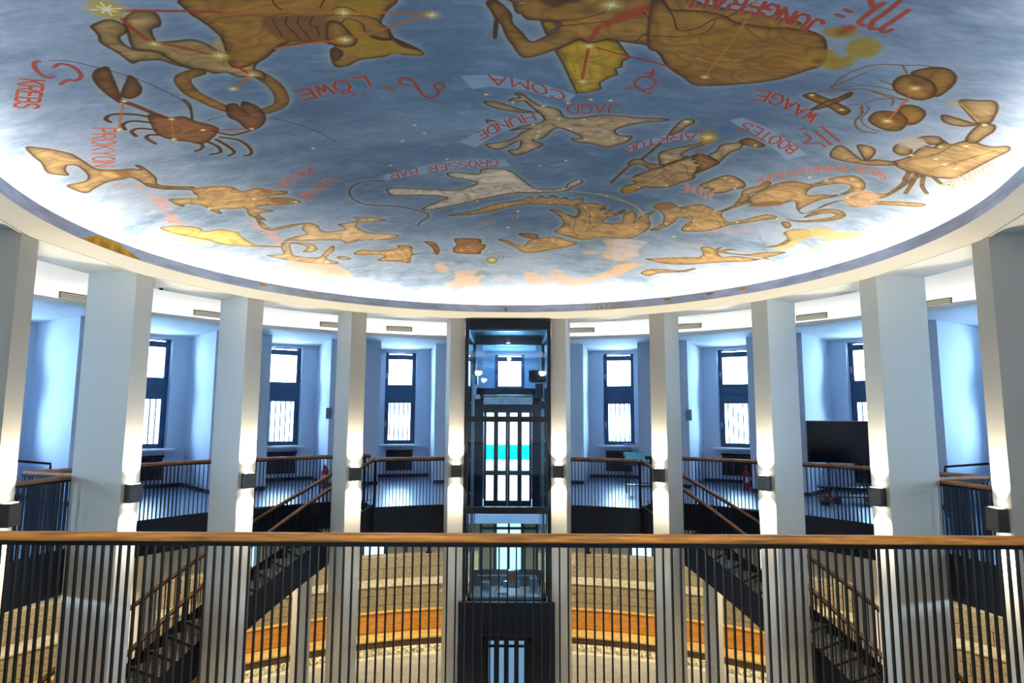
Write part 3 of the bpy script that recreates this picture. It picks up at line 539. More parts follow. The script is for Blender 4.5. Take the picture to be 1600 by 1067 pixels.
["P","g",0,[[3346,-2769],[3406,-2901],[3511,-2938],[3638,-2858],[3712,-2716],[3742,-2506],[3670,-2498],[3528,-2678]],"",null],
["P","g",0,[[3332,-2547],[3308,-2690],[3387,-2744],[3531,-2710],[3660,-2591],[3711,-2455],[3650,-2368],[3532,-2388],[3427,-2433]],"",null],
["F","b",0,[[3371,-2690],[3446,-2728],[3543,-2654],[3578,-2562],[3498,-2567]],"",null],
["P","g",0,[[3613,-2190],[3695,-2255],[3838,-2178],[3902,-1992],[3869,-1887],[3737,-1964]],"",null],
["P","g",0,[[3544,-1803],[3502,-1980],[3570,-2056],[3695,-2055],[3805,-1968],[3875,-1785],[3840,-1697],[3708,-1696]],"",null],
["F","b",0,[[3571,-1982],[3628,-2052],[3767,-1984],[3849,-1873],[3770,-1862]],"",null],
["S","o",20,[[3530,-2536],[3681,-1867]],"",null],
["X","w",60,[[3518,-2546],[3681,-1867]],"",null],
["P","g",0,[[2808,-2041],[2839,-2123],[2936,-2096],[3258,-1960],[3312,-1872],[3285,-1797],[3134,-1895],[2958,-1963]],"",null],
["P","g",0,[[2993,-1766],[3031,-2016],[3086,-2129],[3123,-2266],[3159,-2199],[3137,-2083],[3084,-1909]],"",null],
["X","w",34,[[2865,-2083],[3229,-1906]],"",null],
["T","r",20,[[3116,-1701],[2862,-1847],[2614,-1998],[2368,-2017]],"WAAGE",[24,211]],
["S","r",33,[[3248,-1468],[3563,-1213]],"",null],
["S","r",33,[[3243,-1338],[3530,-1103]],"",null],
["S","r",28,[[3189,-1244],[3291,-1145],[3296,-992],[3412,-1079],[3506,-1020]],"",null],
["S","r",25,[[3098,-1305],[3133,-1366]],"",null],
["F","bn",0,[[2391,-1253],[2489,-1355],[2770,-1232],[3127,-991],[3435,-748],[3318,-508],[2970,-819],[2660,-1073],[2491,-1160]],"",null],
["T","r",16,[[3297,-866],[3127,-991],[2889,-1106],[2676,-1213],[2538,-1266]],"BOOTES",[-8,206]],
["F","bn",0,[[1450,-181],[1705,-507],[1886,-689],[2218,-825],[2241,-653],[1985,-517],[1768,-348],[1544,-75]],"",null],
["T","r",16,[[2186,-797],[1889,-679],[1706,-501],[1465,-184]],"ARKTUR",[44,164]],
["P","g2",0,[[1889,-679],[1914,-1006],[1958,-1133],[2050,-1129],[2063,-1035],[2012,-936],[1983,-793],[1936,-710]],"",null],
["H","b2",28,[[1855,-408],[1805,-179],[1721,139],[1630,313],[1553,600],[1472,913]],"",null],
["P","g2",0,[[1590,266],[1641,122],[1743,96],[1823,186],[1918,197],[2034,162],[2177,3],[2059,269],[1891,357],[1831,298],[1743,246],[1630,313]],"",null],
["P","t3",0,[[1904,-134],[1990,-269],[2150,-428],[2290,-582],[2261,-678],[2395,-691],[2362,-573],[2247,-389],[2160,-177],[2259,-137],[2130,56],[2013,207],[1952,74]],"",null],
["P","t3",0,[[2477,-291],[2523,-419],[2521,-599],[2657,-725],[2694,-811],[2738,-653],[2735,-544],[2670,-406],[2642,-96],[2529,-125]],"",null],
["P","g",0,[[2676,-751],[2701,-867],[2764,-877],[2913,-803],[2960,-736],[2885,-701],[2762,-699]],"",null],
["P","g2",0,[[1705,719],[1824,492],[2022,242],[2177,3],[2303,-190],[2412,-267],[2607,-157],[2647,-79],[2575,123],[2477,316],[2504,464],[2402,622],[2259,833],[2050,942],[1963,927],[1816,1131],[1691,1205],[1646,1094],[1699,959],[1813,849],[1751,786]],"",null],
["P","b2",0,[[2320,-233],[2430,-255],[2607,-157],[2653,-62],[2575,123],[2477,316],[2445,97],[2341,-54]],"",null],
["F","y",0,[[1654,1092],[1722,994],[1810,1011],[1832,1127],[1727,1216]],"",null],
["S","ol",10,[[1730,673],[2030,278],[2268,-103],[2366,-175]],"",null],
["S","ol",8,[[1970,725],[2072,458],[2208,492],[2141,752]],"",null],
["S","ol",8,[[2186,38],[2307,148],[2412,420]],"",null],
["S","ol",9,[[1904,-134],[2132,-168],[2250,-60]],"",null],
["S","o",14,[[2047,-1047],[2292,-758],[2393,-185]],"",null],
["F","y",0,[[2227,-701],[2230,-873],[2327,-908],[2412,-767],[2387,-583],[2290,-582]],"",null],
["X","w",110,[[2320,-733]],"",null],
["X","w",60,[[1989,-1068]],"",null],
["X","w",26,[[2045,83],[2360,-42],[2435,62],[2220,806],[1725,734],[1871,974],[2862,-726]],"",null],
["S","o4",10,[[2373,-718],[2657,-725]],"",null],
["F","sd",0,[[2347,-1050],[2430,-1114],[2538,-988],[2501,-905],[2410,-938]],"",null],
["P","g2",0,[[2605,705],[2709,461],[2851,220],[2994,233],[3129,349],[3165,494],[3068,583],[2964,756],[2732,858],[2829,693],[2630,736]],"",null],
["S","ol",8,[[2680,797],[2764,639]],"",null],
["S","ol",8,[[2761,846],[2858,680]],"",null],
["S","o4",10,[[2917,370],[3044,512]],"",null],
["X","w",24,[[2964,348],[3073,458],[2861,295],[3076,558]],"",null],
["T","r4",16,[[2852,765],[2609,663],[2367,674]],"KRONE",[59,262]],
["P","g2",0,[[2193,1519],[2254,1393],[2380,1328],[2496,1371],[2548,1436],[2692,1315],[2774,1239],[2914,1242],[3098,1330],[3196,1153],[3261,948],[3333,825],[3401,853],[3343,991],[3220,1227],[3168,1383],[3260,1558],[3383,1607],[3530,1416],[3730,1123],[3896,1155],[3766,1302],[3570,1528],[3385,1718],[3316,1843],[3126,2071],[2822,2205],[2779,2043],[2826,1802],[2634,1770],[2619,1930],[2563,2084],[2442,2305],[2316,2349],[2448,2081],[2426,1826],[2355,1678],[2227,1592]],"",null],
["F","b2",0,[[2193,1519],[2254,1393],[2401,1342],[2497,1412],[2470,1551],[2303,1610]],"",null],
["S","ol",8,[[2465,1682],[2686,1554],[2859,1788],[2835,2110]],"",null],
["S","ol",8,[[2877,1474],[3112,1542],[3304,1804]],"",null],
["X","w",26,[[2651,1525],[2872,1804],[3067,1344],[3459,1566],[2869,2095],[2518,2056],[3890,1181]],"",null],
["S","ol",6,[[3000,1075],[3175,991],[3361,810]],"",null],
["T","r4",10,[[3683,1562],[3442,1854],[3139,2072]],"HERKULES",[51,109]],
["P","g2",0,[[3334,692],[3448,261],[3508,124],[3627,2],[3825,-18],[3909,-229],[4022,-434],[4135,-489],[4278,-388],[4367,-191],[4337,104],[4264,380],[4181,664],[4121,847],[4025,771],[4093,391],[4207,146],[4243,-150],[4156,-245],[4008,-140],[3871,83],[3912,297],[4030,217],[4215,86],[4336,-113],[4535,-217],[4608,-278],[4599,-647],[4559,-823],[4534,-698],[4443,-931],[4262,-986],[4211,-1045],[4290,-1155],[4375,-1368],[4602,-1116],[4624,-826],[4642,-578],[4651,-204],[4590,14],[4822,-159],[5050,-288],[5039,-162],[4853,-45],[4643,110],[4516,299],[4323,225],[4221,411],[4158,793],[4009,782],[3864,544],[3756,721],[3468,943],[3383,827]],"",null],
["F","pk",0,[[4303,185],[4341,-171],[4556,-179],[4680,107],[4505,279]],"",null],
["P","g2",0,[[4169,956],[4226,631],[4379,491],[4516,527],[4565,662],[4454,894],[4180,1122],[4008,1122],[4176,1066],[4413,808],[4465,624],[4342,661],[4250,813]],"",null],
["F","b2",0,[[3417,917],[3621,693],[3729,656],[3774,765],[3521,969],[3424,995]],"",null],
["S","ol",8,[[3946,328],[4184,217],[4290,-24]],"",null],
["S","ol",8,[[3542,207],[3696,116],[3800,51]],"",null],
["X","w",26,[[3919,-209],[4136,-387],[4267,-275],[3727,-187],[4590,14],[4337,104]],"",null],
["T","r2",14,[[4330,-728],[4149,-777],[3932,-707],[3738,-579],[3500,-326],[3316,-64],[3192,153]],"SCHLANGENTRAGER",[87,142]],
["P","g2",0,[[3230,757],[3187,554],[3307,343],[3352,173],[3421,208],[3401,441],[3305,643],[3351,847],[3244,1056]],"",null],
["P","g2",0,[[4242,-1020],[4270,-1188],[4272,-1286],[4236,-1538],[4325,-1562],[4274,-1750],[4390,-1707],[4439,-1884],[4570,-1860],[4669,-1880],[4733,-1962],[4803,-1888],[4826,-1669],[4865,-1306],[4889,-1069],[4790,-976],[4687,-934],[4560,-927],[4432,-922]],"",null],
["P","g2",0,[[3648,-850],[3602,-1009],[3613,-1130],[3719,-1082],[3885,-956],[3992,-910],[4089,-1003],[4264,-1037],[4272,-970],[4110,-848],[3994,-814],[3842,-783],[3716,-798]],"",null],
["P","g2",0,[[3752,-1218],[3848,-1259],[3950,-1190],[4003,-1038],[4004,-918],[3908,-1019]],"",null],
["P","g2",0,[[3913,-2507],[4022,-2576],[4115,-2620],[4213,-2531],[4298,-2376],[4345,-2260],[4284,-2216],[4098,-2346]],"",null],
["P","g2",0,[[3973,-2209],[4087,-2210],[4231,-2197],[4302,-2210],[4249,-2113],[4149,-2081],[4048,-2108]],"",null],
["P","g2",0,[[4311,-2197],[4388,-2255],[4463,-2155],[4487,-2012],[4515,-1858],[4442,-1841],[4360,-1996]],"",null],
["P","g2",0,[[4051,-1354],[4042,-1485],[4142,-1421],[4193,-1413],[4242,-1310],[4208,-1236],[4115,-1261]],"",null],
["P","g2",0,[[4088,-1653],[4129,-1750],[4216,-1794],[4314,-1691],[4256,-1600],[4157,-1660]],"",null],
["F","p",0,[[4010,-1462],[4008,-1639],[4138,-1690],[4236,-1584],[4234,-1445],[4152,-1405]],"",null],
["H","g2",36,[[4475,-906],[4598,-593],[4629,-241]],"",null],
["H","g2",36,[[4560,-927],[4665,-651],[4749,-401]],"",null],
["H","g2",36,[[4624,-931],[4763,-685],[4905,-543]],"",null],
["H","g2",36,[[4708,-953],[4877,-845],[4917,-884]],"",null],
["S","ol",7,[[4396,-1336],[4424,-1503],[4420,-1663]],"",null],
["S","ol",7,[[4310,-1122],[4416,-1401],[4433,-1557]],"",null],
["S","ol",7,[[4661,-1218],[4694,-1546],[4737,-1826]],"",null],
["S","ol",7,[[4602,-1116],[4638,-1298],[4697,-1645]],"",null],
["X","w",32,[[4354,-1609],[4272,-1286],[4487,-1339],[4618,-1281],[4337,-2216],[4750,-1249],[4502,-1755]],"",null],
["F","y4",0,[[3853,-2436],[3908,-2505],[3959,-2433],[3895,-2393]],"",null],
["S","o4",18,[[3951,-2463],[4266,-2241]],"",null],
["T","r4",14,[[5006,-752],[5029,-1074],[4993,-1485]],"SKORPION",[-137,-128]],
["F","pk",0,[[4968,-1459],[4952,-1695],[4955,-1943],[5108,-1858],[5087,-1633],[5040,-1482]],"",null],
["F","gr",0,[[5021,-1040],[5003,-1391],[5038,-1582],[5032,-1777],[5209,-1662],[5159,-1503],[5060,-1554],[5198,-1169],[5275,-749],[5157,-962]],"",null],
["P","g2",0,[[4278,2490],[4122,2591],[3800,2687],[3644,2821],[3510,2654],[3525,2481],[3451,2590],[3323,2560],[3231,2651],[3326,2840],[3291,3000],[3033,3116],[2621,3327],[2467,3404],[2779,3457],[3100,3372],[3357,3231],[3696,2985],[4028,2771],[4168,2611],[4426,2145],[4157,2326],[3943,2532],[3772,2607],[3612,2600],[3732,2487],[3804,2470],[3619,2501],[3557,2677]],"",null],
["P","g2",0,[[4149,1571],[4199,1397],[4357,1286],[4473,1389],[4416,1573],[4339,1724],[4275,2007],[4090,2153],[4223,1970],[4268,1726],[4208,1625]],"",null],
["P","g2",0,[[2488,3942],[2626,3751],[2869,3660],[3116,3605],[3361,3397],[3244,3597],[3054,3704],[2818,3823],[2636,4011]],"",null],
["P","g2",0,[[3987,1263],[4060,1192],[4140,1299],[4116,1407]],"",null],
["S","o4",14,[[3364,3883],[3395,3673],[3523,3513],[3658,3395]],"",null],
["S","gr",26,[[2327,4427],[2602,4289]],"",null],
["S","gr",26,[[3570,3245],[3868,3133]],"",null],
["S","gr",26,[[3708,3418],[3969,3248]],"",null],
["S","ol",5,[[3892,1829],[3964,1971],[4039,2019],[4068,2143]],"",null],
["S","gr",26,[[4291,2727],[4492,2442],[4558,2147],[4665,1969]],"",null],
["F","p2",0,[[1828,2881],[2216,2771],[2386,2807],[2252,3172],[2325,3334],[2057,3509],[1946,3632]],"",null],
["F","pk",0,[[1975,3812],[2377,3599],[2488,3610],[2294,3862],[2039,4222]],"",null],
["T","r4",8,[[3184,2487],[2835,2662]],"DRACHE",[20,74]],
["F","y4",0,[[4168,1492],[4278,1351],[4495,1094],[4722,1079],[4884,943],[5052,998],[4842,1318],[4702,1635],[4607,1982],[4774,1578],[4645,1409],[4464,1548],[4405,1993],[4201,2133],[4337,1772]],"",null],
["S","gr",34,[[4617,2182],[4809,1756],[4966,1280],[4989,716]],"",null],
["S","o4",12,[[4967,404],[4946,292],[5147,68]],"",null],
["S","gr",20,[[4935,698],[5145,235]],"",null],
["S","gr",22,[[4848,-744],[4974,-1043]],"",null],
["S","gr",20,[[4934,-583],[5082,-913]],"",null],
["P","b2",0,[[-1439,3041],[-1271,3101],[-1216,3395],[-1297,3575],[-1326,3314]],"",null]]'''
items = [(k, c, w/1000, np.array(p)/1000., t, None if u is None else np.array(u)/1000.) for k, c, w, p, t, u in json.loads(MURAL)]
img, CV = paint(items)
H_, W_ = img.shape[:2]
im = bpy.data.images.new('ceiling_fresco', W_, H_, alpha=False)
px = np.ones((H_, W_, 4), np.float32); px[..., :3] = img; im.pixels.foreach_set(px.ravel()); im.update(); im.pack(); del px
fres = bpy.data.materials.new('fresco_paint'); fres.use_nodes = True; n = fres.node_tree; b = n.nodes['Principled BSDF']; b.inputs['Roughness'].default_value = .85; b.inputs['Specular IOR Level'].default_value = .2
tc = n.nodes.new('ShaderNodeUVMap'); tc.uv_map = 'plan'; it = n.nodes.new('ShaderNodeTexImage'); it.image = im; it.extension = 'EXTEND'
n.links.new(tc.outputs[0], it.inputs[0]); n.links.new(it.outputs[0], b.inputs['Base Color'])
ZD, HD = 2.42, .95
def oval(m_):                                      # the painted oval is longer towards the near gallery
    m_.v = [(x, y if y > -2 else -2+(y+2)*1.25, z) for x, y, z in m_.v]; return m_
mb = MB(); nr, na = 36, 128
mb.v.append((0, 0, EZ+ZD+HD))
for i in range(1, nr+1):
    r = R*i/nr
    for j in range(na): t = 2*math.pi*j/na; mb.v.append((r*math.sin(t), r*math.cos(t), EZ+ZD+HD*(1-(r/R)**2)))
for j in range(na): mb.f.append((0, 1+j, 1+(j+1) % na))
for i in range(nr-1):
    for j in range(na): a = 1+i*na; mb.f.append((a+j, a+na+j, a+na+(j+1) % na, a+(j+1) % na))
k0 = 1+(nr-1)*na
for j in range(na): t = 2*math.pi*j/na; mb.v.append((R*math.sin(t), R*math.cos(t), EZ+2.15))
for j in range(na): mb.f.append((k0+j, k0+na+j, k0+na+(j+1) % na, k0+(j+1) % na))
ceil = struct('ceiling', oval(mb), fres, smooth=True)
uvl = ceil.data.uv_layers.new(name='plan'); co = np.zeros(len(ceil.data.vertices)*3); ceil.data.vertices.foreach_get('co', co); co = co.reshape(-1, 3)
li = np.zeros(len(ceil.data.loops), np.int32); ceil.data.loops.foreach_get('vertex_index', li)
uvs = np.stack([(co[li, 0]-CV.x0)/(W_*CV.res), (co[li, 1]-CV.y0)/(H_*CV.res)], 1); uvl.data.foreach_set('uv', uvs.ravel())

# lip of the light cove, trough and its LED line
lipm = mat('cove_lip_fresco', (190, 193, 208), .8, var=.10, vscale=3, stretch=(1, 1, 4))
zl = EZ+.388*R
lip = struct('trim_1', oval(MB().ring([(.94*R, zl), (.94*R, zl+.15), (.94*R+.03, zl+.15), (.94*R+.03, zl)], step=2)), lipm)
sunm = mat('ochre_fresco', (222, 150, 30), .8, var=.2, vscale=8)
for a, b_, w in ((-91.5, -79.5, .12),):
    m_ = MB(); N = 14
    for i in range(N):
        t0, t1 = i/N, (i+1)/N
        def hh(t): return (.02, .125*min(1, 4*t)*min(1, 2.2*(1-t)+.12))
        for (ta, tb) in ((t0, t1),):
            p = [(pol(a+(b_-a)*ta, .94*R-.004, zl+.003), pol(a+(b_-a)*tb, .94*R-.004, zl+.003), pol(a+(b_-a)*tb, .94*R-.004, zl+hh(tb)[1]+.004), pol(a+(b_-a)*ta, .94*R-.004, zl+hh(ta)[1]+.004))]
            m_.quad(*p[0])
    ob('painted_sun', m_, sunm, lip)
for a in (-54.2, 17.6, 36.0, 45.3, 52.5):
    o = MB()
    if a == 17.6:
        for i in range(8): o.quad(pol(17.6+i*1.1, .94*R-.004, zl+.01), pol(18.1+i*1.1, .94*R-.004, zl+.01), pol(18.1+i*1.1+.3*(i % 3), .94*R-.004, zl+.13), pol(17.8+i*1.1, .94*R-.004, zl+.12))
    else:
        for q in range(8):
            t, t2 = q*math.pi/4, (q+1)*math.pi/4
            o.quad(pol(a, .94*R-.004, zl+.10), pol(a+.9*math.cos(t), .94*R-.004, zl+.10+.022*math.sin(t)), pol(a+.9*math.cos(t2), .94*R-.004, zl+.10+.022*math.sin(t2)))
    ob('painted_star', o, sunm if a != 17.6 else stonel, lip)
struct('trim_2', oval(MB().ring([(.94*R+.03, zl+.03), (R, zl+.03)], step=2, closedprof=False)), soffm)
led = struct('trim_3', oval(MB().ring([(.972*R, zl+.110), (.972*R, zl+.132), (.980*R, zl+.132), (.980*R, zl+.110)], step=3)), ledm)

# ring soffit with straight inner edges between the columns, ring beam
ANG = [10.96, 32.14, 53.33, 74.51, 95.69, 116.88]
zt = EZ+.3704*R
edges = sorted([-a for a in ANG]+ANG)+[243.12]
allA = sorted([-a for a in ANG]+ANG); allA += [allA[0]+360]
def chord_r(phi, rad):
    phi = (phi-allA[0]) % 360+allA[0]
    for a, b_ in zip(allA[:-1], allA[1:]):
        if a <= phi <= b_:
            if b_-a > 30: return rad
            return rad*math.cos(math.radians((b_-a)/2))/math.cos(math.radians(phi-(a+b_)/2))
    return rad
def varring(rows, step=1.0, a0=-180, a1=180):
    m_ = MB(); n_ = int((a1-a0)/step); full = a1-a0 == 360; N = n_ if full else n_+1
    for i in range(N):
        ph = a0+(a1-a0)*i/n_
        for rad, z, ch in rows: r = chord_r(ph, rad) if ch else rad; m_.v.append(pol(ph, r, z))
    k = len(rows)
    for i in range(n_):
        i2 = (i+1) % N
        for j in range(k-1): m_.f.append((i*k+j, i2*k+j, i2*k+j+1, i*k+j+1))
    return m_
struct('trim_4', oval(varring([(.94*R, zl, 0), (R, zt, 1), (R, zt+.012, 1), (R+.012, zt+.012, 1), (R+.012, zt+.002, 1), (R+.05, zt+.002, 1), (R+.05, zt+.05, 1), (1.165*R, zt+.05, 0), (1.165*R, EZ+2.95, 0)])), soffm)
gapm = mat('painted_gap_shade', (70, 72, 76), .8)
struct('trim_9', varring([(R+.001, zt-.001, 1), (R+.012, zt-.001, 1)], a0=-116, a1=116), gapm)  # dark strip laid over the groove, standing for the shade in it
# gallery ceiling parts: inner high ceiling, lit fascia, ledge with LED, outer ceiling
struct('ceiling_gallery_inner', MB().ring([(1.165*R, EZ+2.95), (1.72*R, EZ+2.95)], step=3, closedprof=False), white)
struct('trim_5', MB().ring([(1.70*R, EZ+2.03), (1.70*R, EZ+2.95)], step=3, closedprof=False), white)
struct('trim_6', MB().ring([(1.70*R, EZ+2.03), (1.63*R, EZ+2.03), (1.63*R, EZ+2.112), (1.633*R, EZ+2.112), (1.633*R, EZ+2.05), (1.70*R, EZ+2.05)], step=3, closedprof=False), white)
struct('trim_7', MB().ring([(1.642*R, EZ+2.055), (1.642*R, EZ+2.075), (1.648*R, EZ+2.075), (1.648*R, EZ+2.055)], step=4), ledm2)
struct('ceiling_gallery_outer', MB().ring([(1.70*R, EZ+2.03), (1.72*R, EZ+2.13), (2.5*R, EZ+2.15)], step=3, closedprof=False), white)

# ---------------------------------------------------------------- gallery floor, lower floor, walls
GZ = EZ-.346*R                                     # gallery floor level
TH = .60
def slab(name, a0, a1, r0, r1, m=gfloor, z=GZ, th=TH):
    o = struct(name, MB().ring([(r0, z-th), (r0, z), (r1, z), (r1, z-th)], a0, a1, 1.2), m)
    return o
RI = 1.168*R; RW = 1.40*R; A0, A1 = 25.5, 73.0       # stairwell opening
gf = MB()
gf.ring([(RW, GZ-.05), (RW, GZ), (2.46*R, GZ), (2.46*R, GZ-.05)], 8.6, 150, 1.2); gf.ring([(RW, GZ-.05), (RW, GZ), (2.46*R, GZ), (2.46*R, GZ-.05)], -150, -8.6, 1.2)
gf.ring([(1.468*R, GZ-.05), (1.468*R, GZ), (2.46*R, GZ), (2.46*R, GZ-.05)], -8.6, 8.6, 1.2)
for s in (1, -1):
    a, b_ = sorted((s*8.6, s*A0)); gf.ring([(RI, GZ-.05), (RI, GZ), (RW+.01, GZ), (RW+.01, GZ-.05)], a, b_, 1)
    a, b_ = sorted((s*A1, s*118)); gf.ring([(RI, GZ-.05), (RI, GZ), (RW+.01, GZ), (RW+.01, GZ-.05)], a, b_, 1)
gf.box((0, -8.3, GZ-.025), (13.2, 10.6, .05))
struct('floor_gallery', gf, gfloor)
# dark steel edge of the slab
fa = MB()
def edge(m_, r, a0, a1): m_.ring([(r-.02, GZ-TH), (r-.02, GZ+.03), (r, GZ+.03), (r, GZ-TH)], a0, a1, 1)
for s in (1, -1):
    for r, a, b_ in ((RI, 8.9, A0), (RI, A1, 118), (RW, A0, A1)):
        a, b_ = sorted((s*a, s*b_)); edge(fa, r, a, b_)
    for an in (A0, A1):
        p, q = pol(an, RI, 0, s), pol(an, RW, 0, s); c_ = ((p[0]+q[0])/2, (p[1]+q[1])/2, GZ-TH/2+.015); fa.box(c_, (RW-RI, .02, TH+.03), math.atan2(q[1]-p[1], q[0]-p[0]))
fa.box((0, -3.0, GZ-TH/2-.03), (13.2, .02, TH))
struct('trim_8', fa, blackf)
struct('ceiling_lower', MB().ring([(RW+.02, GZ-TH), (2.46*R, GZ-TH)], step=3, closedprof=False), white)
struct('floor', MB().ring([(.001, 0), (2.5*R, 0)], step=5, closedprof=False), greyf)
struct('wall_lower', MB().ring([(2.44*R, 0), (2.44*R, GZ-TH)], step=3, closedprof=False), mat('lower_wall_paint', (190, 188, 176), .8))

# outer gallery wall: piers and window bays every 15.4 degrees
ST, HB, RP, RB = 15.4, 4.1, 2.0*R, 2.40*R
zc = EZ+2.16; WT, WB_, WW = EZ+2.06, EZ-.87, .98
wm, bb = MB(), MB()
nb = 6
def vwall(p, q, z0, z1, m_): m_.quad((p[0], p[1], z0), (q[0], q[1], z0), (q[0], q[1], z1), (p[0], p[1], z1))
def skirt(p, q):
    p, q = Vector(p[:2]), Vector(q[:2]); d = q-p; nrm = Vector((-d.y, d.x)).normalized(); c_ = (p+q)/2
    if nrm.dot(-c_) < 0: nrm = -nrm
    c_ = c_+nrm*.012; bb.box((c_.x, c_.y, GZ+.05), (d.length, .024, .10), math.atan2(d.y, d.x))
bays = []
for k in range(-nb, nb+1):
    c0 = k*ST; l, r_ = c0-HB, c0+HB
    L1, R1 = pol(l, RB), pol(r_, RB); L0, R0 = pol(l, RP), pol(r_, RP); nx = pol(c0+ST-HB, RP)
    vwall(L0, L1, GZ, zc, wm); vwall(R1, R0, GZ, zc, wm); skirt(L0, L1); skirt(R0, R1)
    if k < nb: vwall(R0, nx, GZ, zc, wm); skirt(R0, nx)
    # back wall with a window opening
    A, B = Vector(L1), Vector(R1); L_ = (B-A).length; u = (B-A).normalized(); nrm = Vector((u.y, -u.x, 0))
    if nrm.dot(A) > 0: nrm = -nrm
    mid = (A+B)/2; D = .32
    rz = math.atan2(u.y, u.x); bays.append((k, mid, u, nrm, rz))
    def wb(x0, x1, z0, z1): c_ = mid+u*((x0+x1)/2)-nrm*(D/2); wm.box((c_.x, c_.y, (z0+z1)/2), (x1-x0, D, z1-z0), rz)
    h = L_/2+.02
    wb(-h, -WW/2, GZ-.02, zc); wb(WW/2, h, GZ-.02, zc); wb(-WW/2, WW/2, WT, zc); wb(-WW/2, WW/2, GZ-.02, WB_); skirt(A, B)
wm.ring([(RP, GZ), (RP, zc)], nb*ST+HB, 360-nb*ST-HB, 3, closedprof=False)
struct('wall_gallery', wm, wallm)
struct('baseboard_gallery', bb, mat('dark_baseboard', (38, 44, 52), .5))

# windows
barw2 = mat('outside_window_bars', (12, 14, 16), .5)
wn = 0
wlab = []
for k, mid, u, nrm, rz in bays:
    if k in (-6, 6): continue
    wn += 1
    c_ = mid-nrm*.24; H = WT-WB_; zb = WB_
    e = bpy.data.objects.new('window_%d' % wn, None); col.objects.link(e); e['kind'] = 'structure'; e.location = (c_.x, c_.y, zb); e.rotation_euler = (0, 0, rz); e.matrix_basis = Matrix.Translation((c_.x, c_.y, zb)) @ Matrix.Rotation(rz, 4, 'Z')
    if wn == 1:
        f = MB(); w = WW; s_ = .115
        f.box((-w/2+s_/2, 0, H/2), (s_, .09, H)); f.box((w/2-s_/2, 0, H/2), (s_, .09, H)); f.box((0, 0, .06), (w-2*s_, .09, .12))
        f.box((0, 0, H-.14), (w-2*s_, .09, .16)); f.box((0, 0, 1.30+.155), (w-2*s_, .09, .31)); f.box((0, 0, 1.30+.45), (w-2*s_, .11, .28)); f.box((0, .02, 1.30+.31), (w, .12, .03))
        f.box((0, 0, H-.02), (w, .05, .03)); f.box((-w/2+s_+.015, .03, .7), (.03, .05, 1.2)); f.box((w/2-s_-.015, .03, .7), (.03, .05, 1.2))
        fm = f.mesh('window_frame', framem); pm = MB().box((0, 0, .71), (w-2*s_, .006, 1.18)).mesh('pane', gl); pm2 = MB().box((0, 0, 2.22), (w-2*s_, .006, H-1.89-.22)).mesh('pane', gl)
        hm = MB().box((w/2-.05, .07, .62), (.02, .03, .16)).box((w/2-.05, .055, .70), (.03, .05, .04)).mesh('handle', white)
        hm2 = MB().box((w/2-.05, .07, 2.17), (.02, .03, .14)).box((w/2-.05, .055, 2.24), (.03, .05, .04)).mesh('handle', white)
        bm_ = MB().cyl((0, -.16, -.05), (0, -.16, 1.42), .023, 6).mesh('window_bar', barw2)
        cr = MB().cyl((-w/2-.05, -.16, .10), (w/2+.05, -.16, .10), .009, 6).mesh('crossbar', barw2)
        sm = MB().box((0, .33, -.03), (1.24, .46, .045)).mesh('window_sill', white)
        proto = (fm, pm, pm2, hm, hm2, sm)
    inst('window_frame', fm, e, (0, 0, 0), math.pi if False else 0)
    for nm, me in (('pane', pm), ('pane', pm2), ('handle', hm), ('handle', hm2), ('window_sill', sm)): inst(nm, me, e, (0, 0, 0))
    if abs(k) in (1, 2, 3):
        for i in range(5): inst('window_bar', bm_, e, (-.29+.145*i, 0, 0))
    # which side faces the room: local +y must equal nrm
    yl = Vector((-math.sin(rz), math.cos(rz), 0))
    if yl.dot(nrm) < 0: e.rotation_euler = (0, 0, rz+math.pi)

# ---------------------------------------------------------------- columns and wall lamps
cw = .056*R
def colmesh(z0, z1, w=cw, d=.1625*R): return MB().box((0, d/2, (z0+z1)/2), (w, d, z1-z0))
cme = colmesh(0, zt+.07).mesh('column', colm)
ords = ['first', 'second', 'third', 'fourth', 'fifth', 'sixth']
body = MB().box((0, -.065, 0), (.205, .11, .25)).mesh('lamp_body', lampm)
plate = MB().box((0, -.006, 0), (.14, .012, .16)).mesh('back_plate', steel)
lens_u = MB().box((0, -.065, .1265), (.15, .07, .003)).mesh('lamp_lens', lens); lens_d = MB().box((0, -.065, -.1265), (.15, .07, .003)).mesh('lamp_lens', lens)
for s in (1, -1):
    side = 'right' if s > 0 else 'left'
    for i, a in enumerate(ANG):
        o = bpy.data.objects.new('column', cme); col.objects.link(o); o.location = pol(a, R, 0, s); o.rotation_euler = (0, 0, -s*math.radians(a))
        tag(o, 'tall white square column, %s to the %s of the glass lift' % (ords[i], side), 'column', 'white columns ringing the hall')
        if i == 5: continue
        zs = EZ-.198*R
        if abs(a-10.96) < .1: zs += 0
        t = thing('wall_lamp', 'small dark box wall lamp on the %s column %s of the lift' % (ords[i], side), 'lamp', pol(a, R-.001, zs, s), -s*math.radians(a), 'up and down lamps on the columns')
        inst('lamp_body', body, t, (0, 0, 0)); inst('back_plate', plate, t, (0, 0, 0)); inst('lamp_lens', lens_u, t, (0, 0, 0)); inst('lamp_lens', lens_d, t, (0, 0, 0))
        inw = Vector(pol(a, -1, 0, s)); base = Vector(pol(a, R-.085, zs, s))
        for d in (1, -1):
            tgt = Vector((0, 0, d))-inw*.04
            l = light('lamp_bulb', 'SPOT', base+Vector((0, 0, d*.14)), SCONCE, WARM, .02, tgt, 86, .75); l.parent = t; l.matrix_parent_inverse = t.matrix_basis.inverted()

